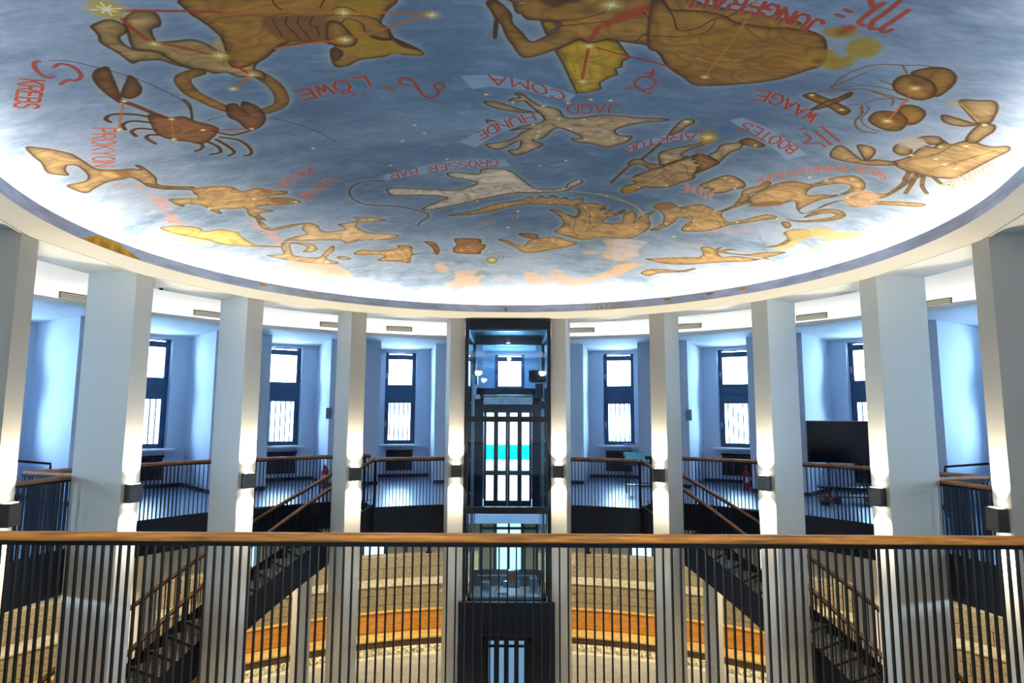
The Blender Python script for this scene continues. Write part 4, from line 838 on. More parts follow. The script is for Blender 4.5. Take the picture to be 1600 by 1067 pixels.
# lower-level columns under the gallery
cl2 = colmesh(0, GZ-TH, .30, .5).mesh('column', white)
for s in (1, -1):
    for i, a in enumerate((32.1, 53.3)):
        o = bpy.data.objects.new('lower_column', cl2); col.objects.link(o); o.location = pol(a, 1.58*R, 0, s); o.rotation_euler = (0, 0, -s*math.radians(a))
        tag(o, 'short white column under the gallery %s the %s stairs' % (('below', 'beside the lower end of')[i], 'right' if s > 0 else 'left'), 'column', 'columns under the gallery')

# ---------------------------------------------------------------- railings
def rr_prof(w, h, n=3, z0=0):
    r = min(w, h)*.42; pts = []
    for cx_, cz_, a in ((w/2-r, h-r, 0), (-w/2+r, h-r, 90), (-w/2+r, r, 180), (w/2-r, r, 270)):
        for i in range(n+1): t = math.radians(a+90*i/n); pts.append((cx_+r*math.cos(t), cz_+r*math.sin(t)+z0))
    return pts
def railing(label, pts, spacing, h=1.045, wmat=woodf, bmat=barm, bw=.012, bd=.028, low=.0, wood_h=.06, wood_w=.062, name='balustrade', joints=None, group=None, foot=True):
    """pts: floor-level polyline; flat steel balusters under a wooden handrail"""
    P = [Vector(p) for p in pts]; base = P[0]
    t = thing(name, label, 'railing', tuple(base), 0, group)
    top = [(p.x, p.y, p.z+h-wood_h) for p in P]
    segs = [top] if not joints else joints
    for sg in segs: ob('handrail', MB().sweep(sg, rr_prof(wood_w, wood_h)), wmat, t, smooth=False)
    ob('top_bar', MB().sweep([(p.x, p.y, p.z+h-wood_h-.028) for p in P], [(-.018, 0), (.018, 0), (.018, .028), (-.018, .028)]), bmat, t)
    if foot: ob('bottom_bar', MB().sweep([(p.x, p.y, p.z+low) for p in P], [(-.012, 0), (.012, 0), (.012, .012), (-.012, .012)]), bmat, t)
    hb = h-wood_h-.02-low; bme = MB().box((0, 0, hb/2), (bw, bd, hb)).mesh('baluster', bmat)
    d0 = 0; acc = spacing*.5
    for a, b_ in zip(P[:-1], P[1:]):
        L_ = (b_-a).length; ang = math.atan2(b_.y-a.y, b_.x-a.x)
        while acc < L_:
            p = a+(b_-a)*(acc/L_); inst('baluster', bme, t, (p.x-base.x, p.y-base.y, p.z+low-base.z), ang); acc += spacing
        acc -= L_
    return t
# added fill lamps, unseen behind and above the viewer, to brighten the foreground
for x in (-4.2, -1.4, 1.4, 4.2):
    p = (x, -9.2, EZ+2.0)
    t = thing('near_fill_lamp', 'added unseen fill lamp over the near gallery, %s of four' % {-4.2: 'leftmost', -1.4: 'second from left', 1.4: 'second from right', 4.2: 'rightmost'}[x], 'lamp', p, 0, 'added fill lamps over the near gallery')
    ob('fill_lamp_housing', MB().cyl(p, (x, -9.2, EZ+2.12), .18, 20), lampm, t); ob('fill_lamp_glass', MB().cyl((x, -9.2, EZ+1.97), (x, -9.2, EZ+2.0), .165, 20), lens, t)
    l = light('lamp_bulb', 'SPOT', (x, -9.2, EZ+1.95), NEAR_FILL, (1, .93, .82), .15, (0, .35, -1), 150, .5); l.parent = t; l.matrix_parent_inverse = t.matrix_basis.inverted()
# near railing across the foreground
NY = CY+.85*R; hn = .346*R-.832
def nseg(x0, x1): return [(x0, NY, GZ+hn-.066), (x1, NY, GZ+hn-.066)]
jx = [at(320, 840, .85*R).x, at(1257, 840, .85*R).x]
railing('long straight foreground balustrade with oak handrail and black flat bars', [(-5.4, NY, GZ), (5.4, NY, GZ)], .0618, hn, wood, barw, .010, .028, -.22, .066, .07, joints=[nseg(-5.4, jx[0]-.001), nseg(jx[0]+.001, jx[1]-.001), nseg(jx[1]+.001, 5.4)])
def PL(l, s, z=GZ): return [pol(a, r, z, s) for a, r in l]
for s in (1, -1):
    sd = 'right' if s > 0 else 'left'
    railing('short gallery balustrade between the lift and the top of the %s stairs' % sd, PL([(10.9, 1.175*R), (25.2, 1.170*R)], s), .072, group='gallery balustrades')
    railing('gallery balustrade behind the %s stairwell, oak rail over thin dark bars' % sd, PL([(24.0, 1.41*R), (32.1, 1.41*R), (53.3, 1.41*R), (72.9, 1.41*R)], s), .078, group='gallery balustrades')
    railing('gallery balustrade closing the foot end of the %s stairwell' % sd, PL([(73.4, 1.40*R), (73.4, 1.19*R)], s), .078, group='gallery balustrades')
    railing('gallery balustrade behind the outermost columns on the %s' % sd, PL([(73.8, 1.175*R), (95.7, 1.19*R), (112, 1.175*R)], s), .078, bd=.04, group='gallery balustrades')

# ---------------------------------------------------------------- curved stairs
DP, RISE, NS = 2.4, GZ/25.6, 25
for s in (1, -1):
    sd = 'right' if s > 0 else 'left'
    t = thing('staircase', 'dark steel staircase curving down behind the columns %s of the lift' % sd, 'staircase', pol(A0, 1.28*R, GZ, s), 0, 'curved stairs')
    r0, r1 = 1.205*R, 1.375*R
    def sect(a0, a1, z0, z1, ra, rb):
        m_ = MB(); q = [pol(a0, ra, 0, s), pol(a0, rb, 0, s), pol(a1, rb, 0, s), pol(a1, ra, 0, s)]
        m_.v = [(x, y, z0) for x, y, _ in q]+[(x, y, z1) for x, y, _ in q]; m_.f = [(0, 1, 2, 3), (4, 5, 6, 7), (0, 1, 5, 4), (1, 2, 6, 5), (2, 3, 7, 6), (3, 0, 4, 7)]; return m_
    tr = sect(0, DP+.22, -.035, 0, r0, r1); tme = tr.mesh('step', treadm)
    rme = sect(DP-.06, DP, -RISE, -.02, r0, r1).mesh('riser', treadm); nme = sect(DP+.10, DP+.24, -.04, .004, r0, r1).mesh('nosing', black)
    for k in range(NS):
        st = inst('step', tme, t, (-t.location.x, -t.location.y, -RISE*(k+1)), -s*math.radians(A0+DP*k))
        inst('riser', rme, st, (0, 0, 0)); inst('nosing', nme, st, (0, 0, 0))
    def zat(a): return GZ-RISE/DP*(a-A0)
    for nm, rad in (('inner', 1.195*R), ('outer', 1.385*R)):
        m_ = MB(); A = [A0+i*1.2 for i in range(int((NS*DP)/1.2)+1)]
        for a in A:
            z = zat(a)
            for dr in (-.012, .012):
                for z_ in (z-.50 if z > .5 else 0.0, z+.07): m_.v.append(pol(a, rad+dr, max(z_, 0), s))
        for i in range(len(A)-1):
            k = i*4
            for p, q in ((0, 1), (1, 3), (3, 2), (2, 0)): m_.f.append((k+p, k+q, k+4+q, k+4+p))
        m_.f += [(0, 1, 3, 2), (k+4, k+5, k+7, k+6)]
        ob('stringer', m_, blackf, t)
        path = [pol(A0-.2, rad, GZ+.985, s)]+[pol(a, rad, zat(a)+.985, s) for a in A[1:]]
        hr = ob('handrail', MB().sweep(path, rr_prof(.06, .06)), woodf, t)
        ob('top_bar', MB().sweep([(x, y, z-.026) for x, y, z in path], [(-.018, 0), (.018, 0), (.018, .028), (-.018, .028)]), barm, t)
        bme = MB().box((0, 0, .455), (.011, .026, .91)).mesh('baluster', barm); n_ = int(NS*DP/ .66)
        for i in range(n_):
            a = A0+.4+i*.66; p = pol(a, rad, zat(a)+.06, s); o_ = inst('baluster', bme, t, (p[0]-t.location.x, p[1]-t.location.y, p[2]-t.location.z), -s*math.radians(a))
    m_ = MB()
    for rad in (1.195*R, 1.385*R): p = pol(A0-.3, rad, 0, s); m_.box((p[0], p[1], GZ+.49), (.05, .05, .98), -s*math.radians(A0))
    ob('newel_post', MB().box((pol(A0-.3, 1.195*R, 0, s)[0], pol(A0-.3, 1.195*R, 0, s)[1], GZ+.49), (.05, .05, .98), -s*math.radians(A0)), barm, t)
    ob('newel_post', MB().box((pol(A0-.3, 1.385*R, 0, s)[0], pol(A0-.3, 1.385*R, 0, s)[1], GZ+.49), (.05, .05, .98), -s*math.radians(A0)), barm, t)

# ---------------------------------------------------------------- lower hall: stone wall, bench
HW = 118
sw = bpy.data.objects.new('wall_stone', None); col.objects.link(sw); sw['kind'] = 'structure'; sw.matrix_basis = Matrix.Identity(4)
ob('wall_core', MB().ring([(2.035*R, 0), (2.035*R, 1.70), (2.065*R, 1.78), (2.065*R, 2.40), (2.12*R, 2.40), (2.12*R, 0)], -HW, -4.4, 2.5).ring([(2.035*R, 0), (2.035*R, 1.70), (2.065*R, 1.78), (2.065*R, 2.40), (2.12*R, 2.40), (2.12*R, 0)], 4.4, HW, 2.5), stonel, sw)
courses = [(.90, .24, 2.02), (1.145, .24, 2.02), (1.39, .24, 2.02), (1.80, .28, 2.05), (2.085, .30, 2.05)]
bk = {}
for ci, (z, h, rr_) in enumerate(courses):
    da = 6.0; a = -84+(ci % 2)*3.0+ci
    key = (h, rr_)
    if key not in bk: bk[key] = [MB().ring([(rr_*R+j*.004, 0), (rr_*R+.008*(j % 2), h-.006), (rr_*R+.09, h-.006), (rr_*R+.09, 0)], 0, da-.07, 2).mesh('stone_block', stone) for j in range(3)]
    while a < 84:
        if -10.4 < a < 4.4: a += da; continue
        o = inst('stone_block', random.choice(bk[key]), sw, (0, 0, z), -math.radians(a)); a += da
ob('ledge', MB().ring([(2.012*R, 1.63), (2.012*R, 1.66), (2.05*R, 1.79), (2.07*R, 1.79), (2.07*R, 1.63)], -HW, -4.4, 2.5).ring([(2.012*R, 1.63), (2.012*R, 1.66), (2.05*R, 1.79), (2.07*R, 1.79), (2.07*R, 1.63)], 4.4, HW, 2.5), stonel, sw)
bt = thing('curved_bench', 'long curved wooden wall bench with high back around the lower hall', 'bench', (0, 1.92*R, 0))
ob('backrest', MB().ring([(1.995*R, .47), (2.0*R, .97), (2.015*R, .97), (2.015*R, .47)], -HW, HW, 2), benchw, bt)
ob('back_cap', MB().ring([(1.992*R, .972), (1.992*R, .99), (2.03*R, .99), (2.03*R, .972)], -HW, HW, 2), benchw_lit, bt)
ob('seat', MB().ring([(1.89*R, .415), (1.89*R, .455), (1.995*R, .455), (1.995*R, .415)], -HW, HW, 2), benchw_lit, bt)
ob('front_board', MB().ring([(1.893*R, .25), (1.893*R, .413), (1.90*R, .413), (1.90*R, .25)], -HW, HW, 2), brown, bt)
ob('stone_plinth', MB().ring([(1.925*R, 0), (1.925*R, .41), (1.98*R, .41), (1.98*R, 0)], -HW, HW, 2), roughst, bt)
ob('light_strip', MB().ring([(1.903*R, .36), (1.903*R, .375), (1.908*R, .375), (1.908*R, .36)], -HW, HW, 3), ledb, bt)
for i, a in enumerate(range(-100, 101, 20)):  # added fill lamps, hidden under the slab, to brighten the lower hall
    p = pol(a, 1.72*R, GZ-TH-.02)
    t = thing('downlight', 'added fill lamp under the gallery slab, %s' % ('straight below the lift' if a == 0 else '%s from the lift to the %s' % (('', 'first', 'second', 'third', 'fourth', 'fifth')[abs(a)//20], 'right' if a > 0 else 'left')), 'lamp', p, 0, 'added fill lamps below the gallery')
    ob('lamp_rim', MB().cyl((p[0], p[1], p[2]-.005), (p[0], p[1], p[2]+.019), .10, 16), steel, t)
    ob('lamp_lens', MB().cyl((p[0], p[1], p[2]-.009), (p[0], p[1], p[2]-.006), .08, 16), lens, t)
    l = light('lamp_bulb', 'SPOT', (p[0], p[1], p[2]-.03), DOWN_FILL, (1, .86, .62), .08, (p[0]*.03, p[1]*.03, -1), 130, .6); l.parent = t; l.matrix_parent_inverse = t.matrix_basis.inverted()
# windows and entrance of the lower level
def flatwin(name, phi, w, z0, z1, nv, lab=None, hm=None):
    c_ = Vector(pol(phi, 2.43*R)); rz = -math.radians(phi); e = bpy.data.objects.new(name, None); col.objects.link(e); e['kind'] = 'structure'; e.matrix_basis = Matrix.Translation((c_.x, c_.y, z0)) @ Matrix.Rotation(rz, 4, 'Z')
    H = z1-z0; f = MB()
    for x in [-w/2+w*i/nv for i in range(nv+1)]: f.box((x, 0, H/2), (.07, .08, H))
    for z in [0, H]+([hm-z0] if hm else []): f.box((0, 0, z), (w+.07, .08, .08))
    inst('window_frame', f.mesh('window_frame', framem), e, (0, 0, 0)); 
    for i in range(nv): inst('pane', MB().box((0, .05, H/2), (w/nv-.07, .01, H-.08)).mesh('pane', litp), e, (-w/2+w*(i+.5)/nv, 0, 0))
    return e
litp = emis('daylight_glow_pane', (.42, .78, 1.0), 1.0); litw = emis('glowing_door_glass', (.85, .95, 1.0), 1.3); litt = emis('teal_glowing_film', (0, .62, .50), 1.0); litd = emis('dim_glowing_glass', (.10, .20, .32), .6)  # emissive panes: their own glow replaces daylight behind the glass
flatwin('window_12', -18.3, 2.0, 1.6, 3.2, 3); flatwin('window_13', 18.1, 2.0, 1.6, 3.2, 3); flatwin('door_1', 0, 1.80, 1.42, 3.3, 4, hm=2.75)
flatwin('window_14', -34.5, 1.5, 1.6, 3.2, 2); flatwin('window_15', 34.5, 1.5, 1.6, 3.2, 2)
for s in (1, -1):
    p = pol(11.5, 2.10*R, 2.40, s); o = ob('wall_bracket', MB().box((p[0], p[1], 2.62), (.10, .08, .46)).box((p[0], p[1]-.06, 2.42), (.16, .10, .06)), black)
    tag(o, 'small black post on the stone wall, %s of the lift' % ('right' if s > 0 else 'left'), 'post', 'posts on the stone wall')
# ---------------------------------------------------------------- glass lift
Y0, Y1, hw = .985*R, 1.462*R, .885
zT = EZ+.357*R
L = thing('glass_lift', 'glass lift shaft with dark steel frame in the middle of the hall', 'lift', (0, Y0, 0))
fr = MB()
fw = .075
def post(x, y, z0=0, z1=zT, w=fw, d=.10): return MB().box((x, y, (z0+z1)/2), (w, d, z1-z0))
for x in (-hw+fw/2, hw-fw/2):
    ob('frame_post', post(x, Y0), black, L, bevel=.004); ob('frame_post', post(x, Y1, GZ-.1), black, L)
zf = [(zT-.075, .15), (EZ-.045, .11), (EZ-.343*R+.02, .13)]
for z, h in zf:
    ob('frame_beam', MB().box((0, Y0-.002, z), (2*hw, .12, h)), black, L)
ob('frame_beam', MB().box((0, Y1, zT-.09), (2*hw, .10, .18)), black, L); ob('frame_beam', MB().box((0, Y1, GZ), (2*hw, .10, .12)), black, L)
for x in (-hw+fw/2, hw-fw/2):
    for z, h in ((zT-.075, .15), (EZ-.045, .06), (GZ, .1)): ob('side_beam', MB().box((x, (Y0+Y1)/2, z), (.07, Y1-Y0-.1, h)), black, L)
ob('shaft_roof', MB().box((0, (Y0+Y1)/2, zT+.015), (2*hw, Y1-Y0+.1, .03)), black, L)
ob('roof_light_rail', MB().box((0, Y0+.07, zT-.165), (2*hw-.2, .03, .03)), steel, L)
zp = EZ-.66*R
def gp(x0, x1, y0, y1, z0, z1): return MB().box(((x0+x1)/2, (y0+y1)/2, (z0+z1)/2), (x1-x0, y1-y0, z1-z0))
for z0, z1 in ((EZ+.01, zT-.15), (GZ+.09, EZ-.10), (zp, GZ-.06)): ob('front_glass', gp(-hw+fw, hw-fw, Y0-.008, Y0+.004, z0, z1), glift, L)
for s in (1, -1): ob('side_glass', gp(s*(hw-.03)-.005, s*(hw-.03)+.005, Y0+.06, Y1-.06, GZ+.05, zT-.16), glift, L)
ob('rear_glass', gp(-hw+fw, hw-fw, Y1-.005, Y1+.005, EZ+.7, zT-.19), glift, L)
# landing doors at gallery level
Yp = 1.14*R; pw = .70; zh = EZ+.113*R
P_ = ob('door_portal', MB().box((-pw+.02, Yp, (GZ+zh)/2), (.30, .30, zh-GZ)).box((pw-.02, Yp, (GZ+zh)/2), (.30, .30, zh-GZ)).box((0, Yp, zh-.07), (2*pw, .30, .14)).box((0, Yp, zh-.42), (2*pw-.2, .14, .22)), blackf, L)
ob('door_drive', MB().box((0, Yp-.12, zh-.25), (2*pw-.1, .06, .20)).box((-.38, Yp-.17, zh-.24), (.10, .05, .05)).box((.40, Yp-.17, zh-.24), (.10, .05, .05)).box((0, Yp-.17, zh-.28), (.26, .06, .07)).box((.12, Yp-.17, zh-.20), (.2, .05, .04)).box((-.15, Yp-.17, zh-.21), (.14, .05, .05)).cyl((-.6, Yp-.17, zh-.18), (.6, Yp-.17, zh-.18), .012, 8), steel, L)
for i, x in enumerate((-.385, -.128, .128, .385)):
    d = ob('door_leaf_panel', MB().box((x-.105, Yp, (GZ+EZ+.12)/2), (.048, .06, EZ+.12-GZ)).box((x+.105, Yp, (GZ+EZ+.12)/2), (.048, .06, EZ+.12-GZ)).box((x, Yp, GZ+.06), (.165, .06, .12)).box((x, Yp, EZ-1.2), (.165, .06, .10)).box((x, Yp, EZ+.16), (.24, .06, .09)), blackf, L)
    ob('glowing_glass', gp(x-.082, x+.082, Yp-.01, Yp, EZ-.60, EZ+.115), litw, d); ob('glowing_glass', gp(x-.082, x+.082, Yp-.01, Yp, EZ-1.15, EZ-.92), litw, d); ob('glowing_glass', gp(x-.082, x+.082, Yp-.01, Yp, GZ+.12, EZ-1.25), litw, d)
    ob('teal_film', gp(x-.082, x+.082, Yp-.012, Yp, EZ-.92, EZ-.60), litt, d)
ob('meeting_stile', MB().box((0, Yp-.045, (GZ+EZ)/2), (.02, .02, EZ+.1-GZ)), steel, L)
for s in (1, -1):
    ob('guide_rail', MB().box((s*.76, 1.10*R, (zp+EZ+.9)/2), (.05, .10, EZ+.9-zp)).box((s*.72, 1.08*R, (zp+EZ+.9)/2), (.02, .03, EZ+.9-zp)), steel, L)
    ob('cable_bundle', MB().cyl((s*.80, 1.03*R, zp), (s*.80, 1.03*R, EZ+.6), .012, 6).cyl((s*.68, 1.05*R, zp), (s*.68, 1.05*R, EZ+.6), .007, 6).cyl((s*.83, 1.06*R, zp), (s*.83, 1.06*R, EZ+.4), .009, 6), black, L)
    for z in (GZ+.3, GZ+1.0, EZ-.5, EZ+.3): ob('rail_bracket', MB().box((s*.80, 1.09*R, z), (.12, .06, .06)).box((s*.74, 1.06*R, z+.03), (.05, .07, .10)), steel, L)
ob('motor', MB().box((.60, 1.06*R, EZ+.86), (.24, .26, .26)).cyl((.44, 1.04*R, EZ+.86), (.52, 1.04*R, EZ+.86), .12, 16).cyl((.62, 1.03*R, EZ+.80), (.80, 1.03*R, EZ+.80), .06, 12).box((.66, 1.05*R, EZ+.55), (.16, .12, .30)).box((.70, 1.05*R, EZ+.25), (.14, .10, .16)), black, L, bevel=.01)
ob('pulley', MB().cyl((-.70, 1.05*R, EZ+.80), (-.64, 1.05*R, EZ+.80), .13, 18).box((-.70, 1.05*R, EZ+.60), (.08, .10, .30)).box((-.64, 1.05*R, EZ+.42), (.12, .10, .10)), steel, L, bevel=.006)
ob('fill_lamp_fixture', MB().cyl((0, 1.2*R, zT-.30), (0, 1.2*R, zT-.22), .04, 10), white, L)
# lift car parked at the lower level, its roof gear visible through the glass
ob('car_body', MB().box((0, (Y0+Y1)/2+.1, zp/2), (2*hw-.16, Y1-Y0-.3, zp)), blackf, L)
ob('front_cladding', MB().box((-.67, Y0-.06, zp/2), (.56, .10, zp)).box((.67, Y0-.06, zp/2), (.56, .10, zp)).box((0, Y0-.06, (zp+2.02)/2), (.80, .10, zp-2.02)), blackf, L)
ob('door_frame', MB().box((-.46, Y0-.09, 1.02), (.07, .10, 2.04)).box((.46, Y0-.09, 1.02), (.07, .10, 2.04)).box((0, Y0-.09, 2.04), (.99, .10, .10)), black, L)
for x in (-.295, -.10, .10, .295):
    d = ob('car_door_leaf', MB().box((x-.075, Y0-.03, 1.0), (.045, .04, 2.0)).box((x+.075, Y0-.03, 1.0), (.045, .04, 2.0)).box((x, Y0-.03, 1.86), (.11, .04, .05)), black, L)
    ob('glowing_glass', gp(x-.053, x+.053, Y0-.03, Y0-.022, .05, 1.97), litd, d)
ob('car_roof_gear', MB().box((0, Y0+.5, zp+.03), (1.45, .8, .05)).box((-.45, Y0+.4, zp+.16), (.18, .2, .22)).box((.10, Y0+.35, zp+.24), (.34, .10, .12)).box((.55, Y0+.4, zp+.20), (.16, .22, .30)).cyl((-.6, Y0+.3, zp+.42), (.6, Y0+.3, zp+.42), .016, 8).cyl((-.25, Y0+.3, zp+.06), (-.1, Y0+.3, zp+.40), .012, 6).box((-.1, Y0+.25, zp+.08), (.2, .1, .06)), steel, L)
ob('control_box', MB().box((.12, Y0+.22, zp+.42), (.24, .10, .26)), steel, L, bevel=.01)
ob('orange_button_panel', MB().box((.12, Y0+.165, zp+.42), (.15, .012, .18)), mat('orange_panel', (235, 110, 40), .4), L)
sp_ = light('shaft_fill_lamp', 'POINT', (0, 1.2*R, zT-.4), 18, (.75, .9, 1), .05); sp_.parent = L; sp_.matrix_parent_inverse = L.matrix_basis.inverted()  # added fill lamp behind the landing doors, not a known source
sp2 = light('pit_lamp', 'POINT', (0, 1.25*R, GZ-.75), 14, (.6, .85, 1), .05); sp2.parent = L; sp2.matrix_parent_inverse = L.matrix_basis.inverted()

# ---------------------------------------------------------------- radiators under the sills
where = {0: 'behind the lift', 1: 'first window right of the lift', -1: 'first window left of the lift', 2: 'second window right of the lift', -2: 'second window left of the lift', 3: 'third window right of the lift', -3: 'third window left of the lift'}
fb = MB()
for i in range(15): fb.box((-.37+.0528*i, 0, .30), (.030, .07, .56))
fbm = fb.mesh('fin_row', black); caps = MB().box((0, 0, .61), (.84, .10, .05)).box((0, 0, .02), (.84, .08, .03)).mesh('casing', black); backm = MB().box((0, -.04, .30), (.82, .01, .56)).mesh('back_panel', mat('radiator_back', (30, 44, 62), .5))
for k, mid, u, nrm, rz in bays:
    if k not in where or k == 0: continue
    c_ = mid+nrm*.10; yl = Vector((-math.sin(rz), math.cos(rz), 0)); r2 = rz if yl.dot(nrm) > 0 else rz+math.pi
    t = thing('radiator', 'black ribbed radiator below the %s' % where[k], 'radiator', (c_.x, c_.y, GZ+.22), r2, 'radiators under the windows')
    inst('back_panel', backm, t, (0, 0, 0)); inst('casing', caps, t, (0, 0, 0)); inst('fin_row', fbm, t, (0, 0, 0))
    inst('inlet_pipe', MB().cyl((-.44, 0, .60), (-.44, 0, .70), .02, 8).cyl((-.44, 0, .62), (-.38, 0, .62), .012, 8).mesh('inlet_pipe', white), t, (0, 0, 0))

# air vents on the lit fascia, seen above the ledge
vf = MB().box((0, 0, 0), (.68, .02, .125)).mesh('grille_frame', mat('vent_frame', (70, 68, 60), .5)); vs = MB().box((0, -.014, 0), (.62, .012, .020), tilt=Matrix.Rotation(.5, 3, 'X')).mesh('louvre', mat('vent_louvre', (120, 116, 100), .5))
def circ_at(px, py, rad):
    d = Fv+rv*((px-800)/F0)-uv_*((py-533.5)/F0); A = d.x**2+d.y**2; B = 2*(CX*d.x+CY*d.y); C = CX**2+CY**2-rad**2
    t = (-B+math.sqrt(B*B-4*A*C))/(2*A); return Vector((CX+d.x*t, CY+d.y*t, EZ+d.z*t))
for px_, py_, lab in ((122, 465, 'left of the fourth column on the left'), (327, 491, 'left of the third column on the left'), (521, 508, 'left of the second column on the left'), (624, 514, 'just left of the first column left of the lift'), (909, 516, 'just right of the first column right of the lift'), (1075, 510, 'right of the second column on the right'), (1268, 495, 'right of the third column on the right'), (1458, 474, 'right of the fourth column on the right')):
    p = circ_at(px_, py_, 1.70*R-.012); t = thing('air_vent', 'slotted air vent %s' % lab, 'vent', p, -math.atan2(p.x, p.y), 'air vents on the bright band')
    inst('grille_frame', vf, t, (0, 0, 0))
    for i in range(3): inst('louvre', vs, t, (0, 0, -.036+.036*i))
p = circ_at(251, 459, 1.1*R); t = thing('smoke_detector', 'tiny round detector under the beam beside the fourth column on the left', 'detector', (p.x, p.y, zt+.004))
ob('detector_base', MB().cyl((p.x, p.y, zt-.005), (p.x, p.y, zt+.006), .05, 16), white, t); ob('detector_head', MB().cyl((p.x, p.y, zt-.035), (p.x, p.y, zt-.005), .022, 16, .036), black, t)
a = -.5; p = pol(a, .94*R-.006, zl+.06); t = thing('emblem_plate', 'tiny square pale plate on the ceiling rim above the lift', 'sign', p)
ob('plate', MB().box(p, (.11, .008, .11)), soffm, t); ob('ornament', MB().box((p[0], p[1]-.006, p[2]+.03), (.08, .006, .012)).box((p[0], p[1]-.006, p[2]), (.08, .006, .012)).box((p[0], p[1]-.006, p[2]-.03), (.08, .006, .012)).box((p[0], p[1]-.006, p[2]), (.012, .006, .08)), lampm, t)

# ---------------------------------------------------------------- things on the gallery
c_ = at(1322, 688, 2.72*R); c_.z = EZ-.545
t = thing('television', 'large black flat screen television on the right gallery behind the third and fourth columns', 'television', c_, -.30)
T2 = lambda m_: m_
inst('screen_body', MB().box((0, .03, 0), (1.70, .05, .97)).mesh('screen_body', black), t, (0, 0, 0)); inst('screen', MB().box((0, -.001, 0), (1.66, .008, .93)).mesh('screen', mat('black_glass', (14, 18, 24), .12)), t, (0, 0, 0))
inst('bezel', MB().box((-.852, 0, 0), (.02, .06, .99)).box((.852, 0, 0), (.02, .06, .99)).box((0, 0, .487), (1.72, .06, .016)).mesh('bezel', steel), t, (0, 0, 0))
zb = GZ-c_.z
inst('stand', MB().box((-.4, .08, (zb-.4)/2), (.06, .04, -zb-.4)).box((.4, .08, (zb-.4)/2), (.06, .04, -zb-.4)).box((0, .08, zb+.30), (1.3, .35, .04)).box((-.4, .08, zb+.04), (.08, .6, .05)).box((.4, .08, zb+.04), (.08, .6, .05)).mesh('stand', black), t, (0, 0, 0))
cu = [(.75, .02, -.5), (.72, -.02, -.62), (.78, -.03, -.75), (.92, -.02, -.82)]
cm = MB()
for p, q in zip(cu[:-1], cu[1:]): cm.cyl(p, q, .012, 6)
inst('cable', cm.mesh('cable', steel), t, (0, 0, 0))
f = at(1288, 757, 2.60*R); f.z = GZ
t = thing('flower_arrangement', 'small red and green flower arrangement on the floor below the television', 'flowers', f)
g_ = MB(); r_m = MB()
for i in range(16):
    a = i*2.4; r_ = .05+.012*i; p = (f.x+r_*math.cos(a), f.y+r_*math.sin(a), GZ+.14+.06*math.sin(i)); g_.cyl((f.x, f.y, GZ+.06), p, .008, 4, .016)
    if i % 2: r_m.cyl((p[0], p[1], p[2]), (p[0], p[1], p[2]+.045), .035, 6, .02)
ob('stems', g_, mat('leaf_green', (60, 90, 60), .6), t); ob('blossoms', r_m, redm, t); ob('bowl', MB().cyl((f.x, f.y, GZ+.001), (f.x, f.y, GZ+.10), .09, 14, .14), black, t)
tb = thing('low_bench', 'low dark metal bench standing under the television', 'bench', (c_.x+.1, c_.y-.5, GZ)); 
ob('top', MB().box((c_.x+.1, c_.y-.5, GZ+.17), (1.5, .3, .03)), black, tb)
for dx in (-.65, .65): ob('leg', MB().box((c_.x+.1+dx, c_.y-.5, GZ+.0785), (.04, .28, .155)), black, tb)
# fire extinguishers
def exting(px_, py_, Y, lab):
    p = at(px_, py_, Y); p.z = GZ
    t = thing('fire_extinguisher', lab, 'fire extinguisher', (p.x, p.y, GZ)); x, y = p.x, p.y; z = GZ+.02
    ob('cylinder', MB().cyl((x, y, z), (x, y, z+.44), .085, 18).cyl((x, y, z+.44), (x, y, z+.51), .085, 18, .03), redm, t, smooth=False)
    ob('valve', MB().cyl((x, y, z+.51), (x, y, z+.56), .025, 10).box((x, y-.03, z+.58), (.03, .12, .02)).box((x, y-.03, z+.55), (.02, .10, .012)), black, t)
    ob('hose', MB().cyl((x+.03, y, z+.54), (x+.10, y, z+.42), .012, 8).cyl((x+.10, y, z+.42), (x+.095, y, z+.14), .012, 8).cyl((x+.095, y, z+.14), (x+.095, y, z+.06), .018, 8, .026), black, t)
    ob('stand_ring', MB().cyl((x, y, GZ+.001), (x, y, GZ+.02), .10, 18), black, t); ob('label_patch', MB().box((x, y-.084, z+.26), (.09, .008, .14)), white, t)
exting(507, 745, 3.12*R, 'red fire extinguisher at the pier behind the second column on the left'); exting(1166, 745, 3.12*R, 'red fire extinguisher at the pier beside the third column on the right')
for s, lab in ((-1, 'left'), (1, 'right')):
    p = pol(26.6+.15, RP-.03, EZ+.075, s); t = thing('wall_box', 'small grey device box high on the pier %s of the lift' % lab, 'box', p, -s*math.radians(26.75), 'grey device boxes on the piers')
    inst('housing', MB().box((0, 0, 0), (.16, .06, .30)).mesh('housing', mat('grey_plastic', (120, 132, 150), .5)), t, (0, 0, 0)); inst('side_knob', MB().cyl((-s*.08, 0, .02), (-s*.13, 0, .02), .035, 10).mesh('side_knob', steel), t, (0, 0, 0))
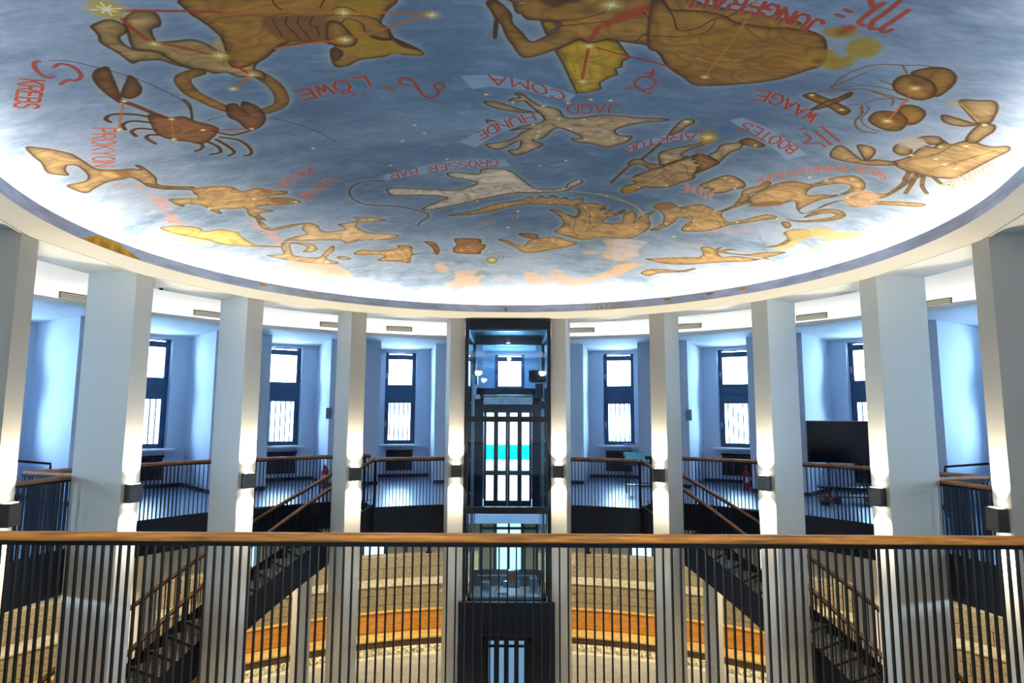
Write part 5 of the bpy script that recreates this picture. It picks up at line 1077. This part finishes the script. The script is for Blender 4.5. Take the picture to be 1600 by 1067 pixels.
# papers on the sill of the first window right of the lift
k1 = [b_ for b_ in bays if b_[0] == 1][0]; c_ = k1[1]+k1[3]*.10-k1[2]*(-.30); 
c_ = k1[1]+k1[3]*.12+k1[2]*(.30 if k1[2].x > 0 else -.30)
t = thing('folded_cloth', 'crumpled mauve cloth on the sill of the first window right of the lift', 'cloth', (c_.x, c_.y, WB_))
m_ = MB(); mv = mat('mauve_cloth', (150, 130, 190), .8)
for i in range(7): m_.box((c_.x-.12+.04*i, c_.y+.02*math.sin(i*2), WB_+.026+.012*abs(math.sin(i*1.7))), (.06, .14, .04+.02*abs(math.sin(i*2.3))), .4*i)
ob('cloth_folds', m_, mv, t); 
# display case
p = at(1000, 713, 2.95*R); p.z = GZ
t = thing('display_case', 'display case with sloping lit glass top behind the gallery balustrade right of the lift', 'display case', (p.x, p.y, GZ))
x, y = p.x, p.y
ob('cabinet', MB().box((x, y, GZ+.76), (.70, .42, .12)), mat('case_grey', (70, 84, 104), .5), t, bevel=.01)
for dx in (-.32, .32):
    for dy in (-.18, .18): ob('leg', MB().box((x+dx, y+dy, GZ+.35), (.03, .03, .70)), black, t)
ob('lower_shelf', MB().box((x, y, GZ+.22), (.66, .38, .02)), black, t)
ob('glass_top', MB().box((x, y-.02, GZ+.90), (.74, .46, .03), tilt=Matrix.Rotation(.45, 3, 'X')), mat('case_glass', (90, 190, 205), .12), t)
ob('case_rim', MB().box((x, y+.20, GZ+1.0), (.78, .03, .04)).box((x-.38, y-.02, GZ+.905), (.03, .46, .04), tilt=Matrix.Rotation(.45, 3, 'X')).box((x+.38, y-.02, GZ+.905), (.03, .46, .04), tilt=Matrix.Rotation(.45, 3, 'X')), black, t)
# side wall handrails at the far ends of the gallery
for s, lab, a0, a1 in ((-1, 'left', 62, 71), (1, 'right', 60, 70)):
    pts = [pol(a0+(a1-a0)*i/4, 1.80*R, GZ+.95+(.25 if s > 0 else .18)*(i/4 if s > 0 else min(1, i/3)), s) for i in range(5)]
    t = thing('stair_handrail', 'thin black metal handrail at the %s end of the gallery' % lab, 'handrail', pts[0]); ob('rail_tube', MB().sweep(pts, rr_prof(.045, .045)), black, t)
    for i in (0, 2, 4): ob('rail_post', MB().cyl((pts[i][0], pts[i][1], GZ), (pts[i][0], pts[i][1], pts[i][2]), .018, 8), black, t)
    ob('infill_glass', MB().quad(*[(q[0], q[1], GZ+.1) for q in (pts[0], pts[4])], *[(q[0], q[1], q[2]-.05) for q in (pts[4], pts[0])]), glift, t)
